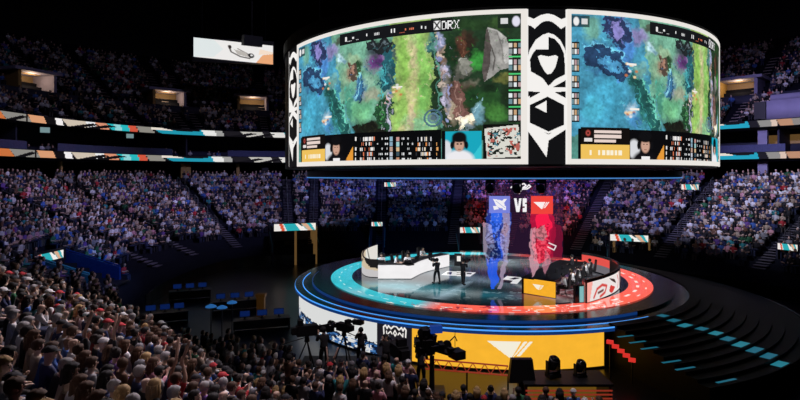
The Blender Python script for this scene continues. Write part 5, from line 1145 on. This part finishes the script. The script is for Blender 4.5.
# seats: (x, y, z floor, facing, zone)
ais = set(); 
seats = []
tun0, tun1 = -5.9, -1.2
for r in range(NROW):
    s = r*RD+.45; step = .52; L_ = 0.
    i = 0.
    P = BX+BN*s; seg = np.hypot(*np.diff(P, axis=0).T); cl = np.concatenate([[0], np.cumsum(seg)])
    for t in np.arange(rng.uniform(0, .5), cl[-1], step):
        f = np.interp(t, cl, iT); i = int(round(f)); p = np.array([np.interp(f, iT, P[:, 0]), np.interp(f, iT, P[:, 1])])
        if any(np.hypot(*(p-BX[a]-BN[a]*s)) < .9 for a in AIS): continue
        if tun0-.3 < p[1] < tun1 and p[0] < -20 and r < 7: continue
        d = p[1]-CY
        if d < 5.2: continue
        q = PX(p[0], p[1], zlow(i, r)+1.2)
        if not -30 < q[0] < 830: continue
        n_ = BN[i]; seats.append((p[0], p[1], zlow(i, r), math.atan2(-n_[1], -n_[0])-PI/2, 'bowl', r, q))
# seats on the flat floor left of and before the stage
for r in range(17):
    rad = 15.8+r*.85
    for a in np.arange(-2.9+.012*(r % 2), -1.28, .5/rad):
        x, y = rad*math.cos(a), rad*math.sin(a); q = PX(x, y, 1.2)
        i = int(np.argmin(np.hypot(BX[:, 0]-x, BX[:, 1]-y)))
        if np.dot(np.array([x, y])-BX[i], BN[i]) > -1.2: continue
        if y < -16.7 and x < 4.6 and y > -24 and q[0] > 292 and -15.6-.0 < y+ .0 and False: continue
        if q[2] < 8 or not -30 < q[0] < 620 or q[1] > 440: continue
        if q[2] > 22.3 and q[0] > 288 or q[2] > 20.6 and q[0] > 412: continue                        # the crew area before the skirt
        if q[2] > 30.5-(q[0]-150)*.025 and q[0] > 140: continue                         # dark production area
        seats.append((x, y, .45 if 288 < q[0] < 412 else 0., math.atan2(-y, -x)-PI/2, 'pit' if q[0] > 288 else 'floor', r, q))
keep = []
for s in seats:
    x, y, z, rz, zone, r, q = s
    pr = .95
    if zone == 'bowl':
        far = y > 3
        if far and z < (2.5 if x < -16 else 2.8) and x < 12: pr = 0.
        elif far and z < 2.9 : pr = .6
        elif y > -1 and x < -20 and z < 2.7: pr = 0.
    if rng.random() < pr: keep.append(s)
struct(MB().prism([(-11, -17.3), (-5.85, -17.3), (-6.1, -24), (-9.5, -24)], 0, .45).build('riser_slab', M['concrete']))
# the nearest 300 as people of their own
for s in list(keep):
    pass
inview = [s for s in keep if -12 < s[6][0] < 812 and s[6][1] < 418 and s[6][2] > 5.2]
inview.sort(key=lambda s: s[6][2]); solo = inview[:300]; ids = set(id(s) for s in solo); rest = [s for s in keep if id(s) not in ids]
SPECIAL = [(18, 337, 'white', 'short grey hair', 'hands on lap'), (61, 323, 'white', 'a bald head', 'head turned right'), (76, 330, 'black', 'short grey hair', 'head turned right'), (38, 330, 'black', 'short black hair', 'hands on lap'), (121, 337, 'green', 'short grey hair', 'head turned right'), (94, 342, 'black', 'a dark bun', 'hands on lap'), (103, 358, 'black', 'long brown hair', 'both arms raised'),
           (41, 305, 'grey', 'a white cap', 'hands on lap'), (59, 309, 'black', 'a red cap', 'hands on lap'), (100, 324, 'navy', 'a red cap', 'leaning forward'), (175, 378, 'red', 'short brown hair', 'both arms raised'), (150, 372, 'pink', 'long brown hair', 'clapping'), (122, 366, 'brown', 'short brown hair', 'head turned left'), (80, 356, 'black', 'short brown hair', 'one arm raised'), (165, 327, 'green', 'a white cap', 'hands on lap'), (213, 350, 'white', 'short black hair', 'leaning forward'), (228, 352, 'blue', 'long black hair', 'clapping'), (285, 385, 'white', 'long blond hair', 'hands on lap'), (330, 362, 'black', 'short black hair', 'both arms raised'), (455, 385, 'white', 'short black hair', 'hands on lap'), (440, 392, 'grey', 'long brown hair', 'clapping')]
spec = {}
for px, py, a, b, c in SPECIAL:
    k = min((s for s in solo if id(s) not in spec), key=lambda s: (s[6][0]-px)**2+(PX(s[0], s[1], s[2]+1.22)[1]-py)**2); spec[id(k)] = (a, b, c)
used = set(spec.values()); r6 = random.Random(3); raised = []
for n_, s in enumerate(solo):
    x, y, z, rz, zone, r, q = s
    if id(s) in spec: a, b, c = spec[id(s)]
    else:
        for _ in range(4000):
            a, b, c = r6.choice(shw), r6.choice(hrw), r6.choice(pow_)
            if zone == 'pit': c = r6.choice(['standing', 'standing', 'standing', 'standing and clapping', 'standing and clapping', 'standing and filming'] + (['standing with hands up'] if q[0] < 412 and r6.random() < .3 else []))
            if (a, b, c) not in used: break
        else:
            for a in SH:
                for b in HR:
                    for c in POSES:
                        if (a, b, c) not in used: break
                    else: continue
                    break
                else: continue
                break
    used.add((a, b, c)); hk, hc = HR[b]
    where = 'on the near stand' if zone == 'bowl' else 'near the stage' if zone == 'pit' else 'on the floor seating'
    yy = rz+r6.uniform(-.15, .15); sk = SKIN[r6.choice([0, 0, 0, 1, 1, 2, 3, 3, 4])]
    o = person((x, y, z), yy, POSES[c], f'spectator in {a} top with {b}, {c}, {where}', SH[a], hc, r6.choice([(.02, .022, .03), (.03, .04, .09), (.08, .07, .06)]), sk, hk, r6.choice(['short', 'long']), 'spectators near the camera', s=r6.uniform(1.0, 1.1))
    if c in ('both arms raised', 'one arm raised') : raised.append((o, a, b, c))
# cheering sticks held by a few raised hands
stick_m = mat('beige paper stick', (.62, .42, .32), .6)
raised.sort(key=lambda t: t[0].location.y)
for o, a, b, c in raised[:9]:
    p = POSES[c]; bpy.context.view_layer.update(); Mw = o.matrix_world
    for side_i in ((1,) if c == 'one arm raised' else (0, 1)):
        h = p.hnd[side_i]; g = -1 if side_i == 0 else 1
        st = MB().lathe([(.012, -.14), (.03, -.12), (.034, .1), (.034, .42), (.02, .46)], (0, 0, 0), 12, True, Matrix.Rotation(.25*g, 3, 'Y'))
        k = st.build('cheer_stick', stick_m, None, True); k.location = Mw @ h; k.rotation_euler = (-.25, 0, o.rotation_euler.z)
        tag(k, f'beige cheering stick in the {"left" if side_i == 0 else "right"} hand of the {a} top spectator with {b}'.replace(' spectator', '', 0), 'cheering stick', 'cheering sticks')
# everybody else: one mass
def template():
    def ring(c, rx, ry, n, rot=0): return [(c[0]+rx*math.cos(2*PI*k/n+rot), c[1]+ry*math.sin(2*PI*k/n+rot), c[2]) for k in range(n)]
    V = []; Q = []; G_ = []
    def loft(rings, g, n):
        b = len(V)
        for rr in rings: V.extend(rr)
        for i in range(len(rings)-1):
            for k in range(n): Q.append((b+i*n+k, b+i*n+(k+1) % n, b+(i+1)*n+(k+1) % n, b+(i+1)*n+k)); G_.append(g)
    loft([ring((0, .0, .42), .17, .13, 6), ring((0, 0, .7), .17, .12, 6), ring((0, 0, .98), .21, .12, 6), ring((0, 0, 1.08), .07, .07, 6)], 0, 6)
    loft([ring((0, .015, 1.08), .05, .06, 6), ring((0, .02, 1.16), .085, .1, 6), ring((0, .02, 1.26), .09, .105, 6), ring((0, .01, 1.33), .05, .06, 6), ring((0, .01, 1.34), .001, .001, 6)], 1, 6)
    loft([ring((0, -.02, 1.14), .09, .095, 6), ring((0, -.022, 1.26), .105, .105, 6), ring((0, -.01, 1.35), .065, .075, 6), ring((0, -.01, 1.365), .001, .001, 6)], 2, 6)
    for g in (-1, 1):
        def sq(c, r): return [(c[0]-r, c[1], c[2]-r), (c[0]+r, c[1], c[2]-r), (c[0]+r, c[1], c[2]+r), (c[0]-r, c[1], c[2]+r)]
        loft([[(g*.21-.05, -.05, 1.0), (g*.21+.05, -.05, 1.0), (g*.21+.05, .05, 1.02), (g*.21-.05, .05, 1.02)], [(g*.25-.05, -.04, .74), (g*.25+.05, -.04, .74), (g*.25+.05, .06, .74), (g*.25-.05, .06, .74)]], 0, 4)
        loft([sq((g*.22, .05, .76), .04), sq((g*.1, .34, .72), .035)], 3, 4)
        loft([sq((g*.1, .0, .5), .08), sq((g*.12, .46, .5), .07)], 4, 4); loft([[(g*.12-.06, .4, .5), (g*.12+.06, .4, .5), (g*.12+.06, .5, .5), (g*.12-.06, .5, .5)], [(g*.12-.05, .4, .05), (g*.12+.05, .4, .05), (g*.12+.05, .5, .05), (g*.12-.05, .5, .05)]], 4, 4)
    return np.array(V), np.array(Q), np.array(G_)
TV, TQ, TG = template()
up = []
for (rows, s0, zf) in ((2, S0+1.2, lambda i, r: 11.3+.35*r), (8, S0+.2, zup), (16, s1+2., zup2)):
    for r in range(rows):
        s = s0+r*RD+.4; P = BX+BN*s; seg = np.hypot(*np.diff(P, axis=0).T); cl = np.concatenate([[0], np.cumsum(seg)])
        for t in np.arange(rng.uniform(0, .5), cl[-1], .62):
            f = np.interp(t, cl, iT); i = int(round(f)); p = (np.interp(f, iT, P[:, 0]), np.interp(f, iT, P[:, 1])); q = PX(*p, zf(i, r)+1)
            if p[1]-CY < 6 or not -20 < q[0] < 820 or q[1] < -30 or 305 < q[0] < 705: continue
            if any(math.hypot(p[0]-at(b, s)[0], p[1]-at(b, s)[1]) < .95 for b in UA): continue
            if any(abs((p[0]-a)*math.cos(g_)+(p[1]-b)*math.sin(g_)) < 3.1 and abs(-(p[0]-a)*math.sin(g_)+(p[1]-b)*math.cos(g_)-1.2) < 3.4 for a, b, g_ in PORT): continue
            if rows == 2 and (any(math.hypot(p[0]-at(b, s)[0], p[1]-at(b, s)[1]) < .5 for b in range(iS+6, iE, 16)) or abs(q[0]-762) < 9): continue
            if i < iS or (i > iR and zf(i, r) < 18) : continue
            n_ = BN[i]
            if rng.random() < .8: up.append((p[0], p[1], zf(i, r), math.atan2(-n_[1], -n_[0])-PI/2, 'upper', r, q))
mass = rest+up; n = len(mass)
print('spectators', len(solo), 'mass', n)
pos = np.array([(s[0], s[1], s[2]) for s in mass]); rz = np.array([s[3] for s in mass])+rng.normal(0, .25, n); sc = rng.uniform(.92, 1.12, n); ln = rng.normal(.08, .12, n)
V = TV[None]*sc[:, None, None]; zz = V[..., 2]; yv_ = V[..., 1]+np.maximum(zz-.5, 0)*np.sin(ln)[:, None]; xv = V[..., 0]+np.maximum(zz-.6, 0)*rng.normal(0, .08, n)[:, None]
c, s_ = np.cos(rz)[:, None], np.sin(rz)[:, None]
V = np.stack([xv*c-yv_*s_+pos[:, None, 0], xv*s_+yv_*c+pos[:, None, 1], zz+pos[:, None, 2]], -1)
Q = TQ[None]+np.arange(n)[:, None, None]*len(TV)
shc = np.array([SH[k] for k in shw]); sh_i = rng.integers(0, len(shw), n); skc = np.array(SKIN)[rng.choice(5, n, p=[.4, .25, .12, .18, .05])]; hrc = np.array([(.012, .01, .01), (.06, .03, .02), (.3, .2, .1), (.6, .6, .6), (.012, .01, .01)])[rng.choice(5, n, p=[.5, .25, .08, .07, .1])]
trc = np.array([(.02, .022, .03), (.03, .04, .09), (.08, .07, .06)])[rng.integers(0, 3, n)]
pal = np.stack([shc[sh_i]*rng.uniform(.7, 1.15, n)[:, None], skc, hrc, np.where((rng.random(n) < .6)[:, None], skc, shc[sh_i]), trc], 1)
colr = pal[:, TG]; colr = np.concatenate([colr, np.ones(colr.shape[:2]+(1,))], -1)
me = bpy.data.meshes.new('crowd'); fill(me, V.reshape(-1, 3), Q.reshape(-1, 4))
ca = me.color_attributes.new('pixel', 'FLOAT_COLOR', 'CORNER'); ca.data.foreach_set('color', np.repeat(colr.reshape(-1, 4), 4, 0).astype(np.float32).ravel())
cm = bpy.data.materials.new('crowd clothes and skin'); cm.use_nodes = True; b_ = cm.node_tree.nodes['Principled BSDF']; a_ = cm.node_tree.nodes.new('ShaderNodeAttribute'); a_.attribute_name = 'pixel'; cm.node_tree.links.new(a_.outputs['Color'], b_.inputs['Base Color']); b_.inputs['Roughness'].default_value = .8
o = link('crowd', me, cm); tag(o, 'distant seated crowd filling the far stands and the upper deck', 'crowd', None, 'stuff')
# ================================================================== light: unseen washes added over the stands and floor, screens, camera
def spot(name, loc, to, col, watts, deg=60, blend=.6, size=.5):
    l = bpy.data.lights.new(name, 'SPOT'); l.color = col; l.energy = watts; l.spot_size = math.radians(deg); l.spot_blend = blend; l.shadow_soft_size = size
    o = bpy.data.objects.new(name, l); COL.objects.link(o); o.location = loc; o.rotation_euler = (Vector(to)-Vector(loc)).to_track_quat('-Z', 'Y').to_euler(); return o
K = 1.
# stage wash from the lighting ring
for a, tx, ty, w_ in ((3.7, -5, 2, 2600), (4.3, 0, 0, 1200), (5.0, 6, -1, 2600), (5.7, 5, -3, 2000), (3.2, -6, 0, 1500)): spot('stage_spot', (11.8*math.cos(a), 11.8*math.sin(a), 9.2), (tx, ty, ZS+.5), (.92, .95, 1.), w_*K, 62, .8, .25)
# washes without fixtures, added to brighten the stands
for p_, t_, c_, w_, a_ in (((-6, -2, 32), (-33, -2, 4), (.55, .5, 1.), 15000, 44), ((-6, 6, 32), (-36, 14, 5), (.6, .54, 1.), 22000, 42), ((-4, 0, 32), (-25, 29, 4.5), (.5, .48, 1.), 23000, 40), ((2, -2, 30), (-6, 29, 4), (.24, .3, 1.), 40000, 42),
                        ((5, 0, 30), (9, 27, 4), (.3, .24, 1.), 36000, 40), ((6, 4, 32), (24, 20, 4), (.5, .48, 1.), 26000, 42), ((8, 0, 32), (33, 12, 4), (.75, .75, 1.), 30000, 42)):
    spot('stand_fill', p_, t_, c_, w_*K, a_, .9)
spot('red_wash', (3, 0, 9.0), (9, 24, 4.2), (1., .04, .12), 9000*K, 38, .8)
spot('blue_wash', (-2, 0, 9.0), (-6, 24, 4), (.08, .25, 1.), 2600*K, 40, .8)
spot('near_fill', (-9, -6, 24), (-15, -26, 4), (1., .85, .93), 26000*K, 70, .9, 1.)  # unseen source added to brighten the near crowd
spot('near_fill', (-2, -20, 27), (-6, -22.5, 0), (1., .82, .92), 10000*K, 55, .9, 1.)
spot('upper_wash', (-10, -10, 36), (-38, 20, 20), (.7, .62, 1.), 4200*K, 80, .9)
spot('upper_wash', (10, -10, 36), (40, 20, 18), (.6, .5, 1.), 4500*K, 70, .9)
spot('suite_wash', (-10, 0, 16.5), (-40, 20, 12.8), (.4, .5, 1.), 16000*K, 90, .9)
spot('suite_wash', (16, 2, 22), (36, 18, 16.5), (.55, .5, 1.), 16000*K, 45, .9)
spot('step_wash', (16, -20, 12), (15, -8, 1), (.2, .4, 1.), 60*K, 70, .9)
spot('tunnel_wash', (-14, -10, 12), (-28, -2, 3), (.1, .35, 1.), 3200*K, 30, .9)
spot('floor_wash', (22, 6, 16), (20, 2, 0), (.35, .25, 1.), 260*K, 70, .9)
spot('floor_wash', (-14, 4, 14), (-18, -6, 0), (.15, .3, 1.), 250*K, 60, .9)
w = bpy.data.worlds.new('hall'); SC.world = w; w.use_nodes = True; w.node_tree.nodes['Background'].inputs['Color'].default_value = (.1, .12, .3, 1); w.node_tree.nodes['Background'].inputs['Strength'].default_value = .022
cam = bpy.data.cameras.new('camera'); co = bpy.data.objects.new('camera', cam); COL.objects.link(co); SC.camera = co
co.location = (CX, CY, CZ); co.rotation_euler = (PI/2, 0, 0); cam.sensor_width = 36; cam.lens = FP/800*36; cam.shift_y = -(200-HOR)/800; cam.clip_end = 400
vs = SC.view_settings; SC.display_settings.display_device = 'sRGB'; vs.view_transform = 'Standard'; vs.look = 'None'; vs.exposure = 0.; vs.gamma = 1.; vs.use_curve_mapping = False
SC.cycles.use_denoising = True; SC.cycles.max_bounces = 5; SC.cycles.diffuse_bounces = 2; SC.cycles.glossy_bounces = 3; SC.cycles.transparent_max_bounces = 8; SC.cycles.caustics_reflective = False; SC.cycles.caustics_refractive = False; SC.cycles.sample_clamp_indirect = 2.
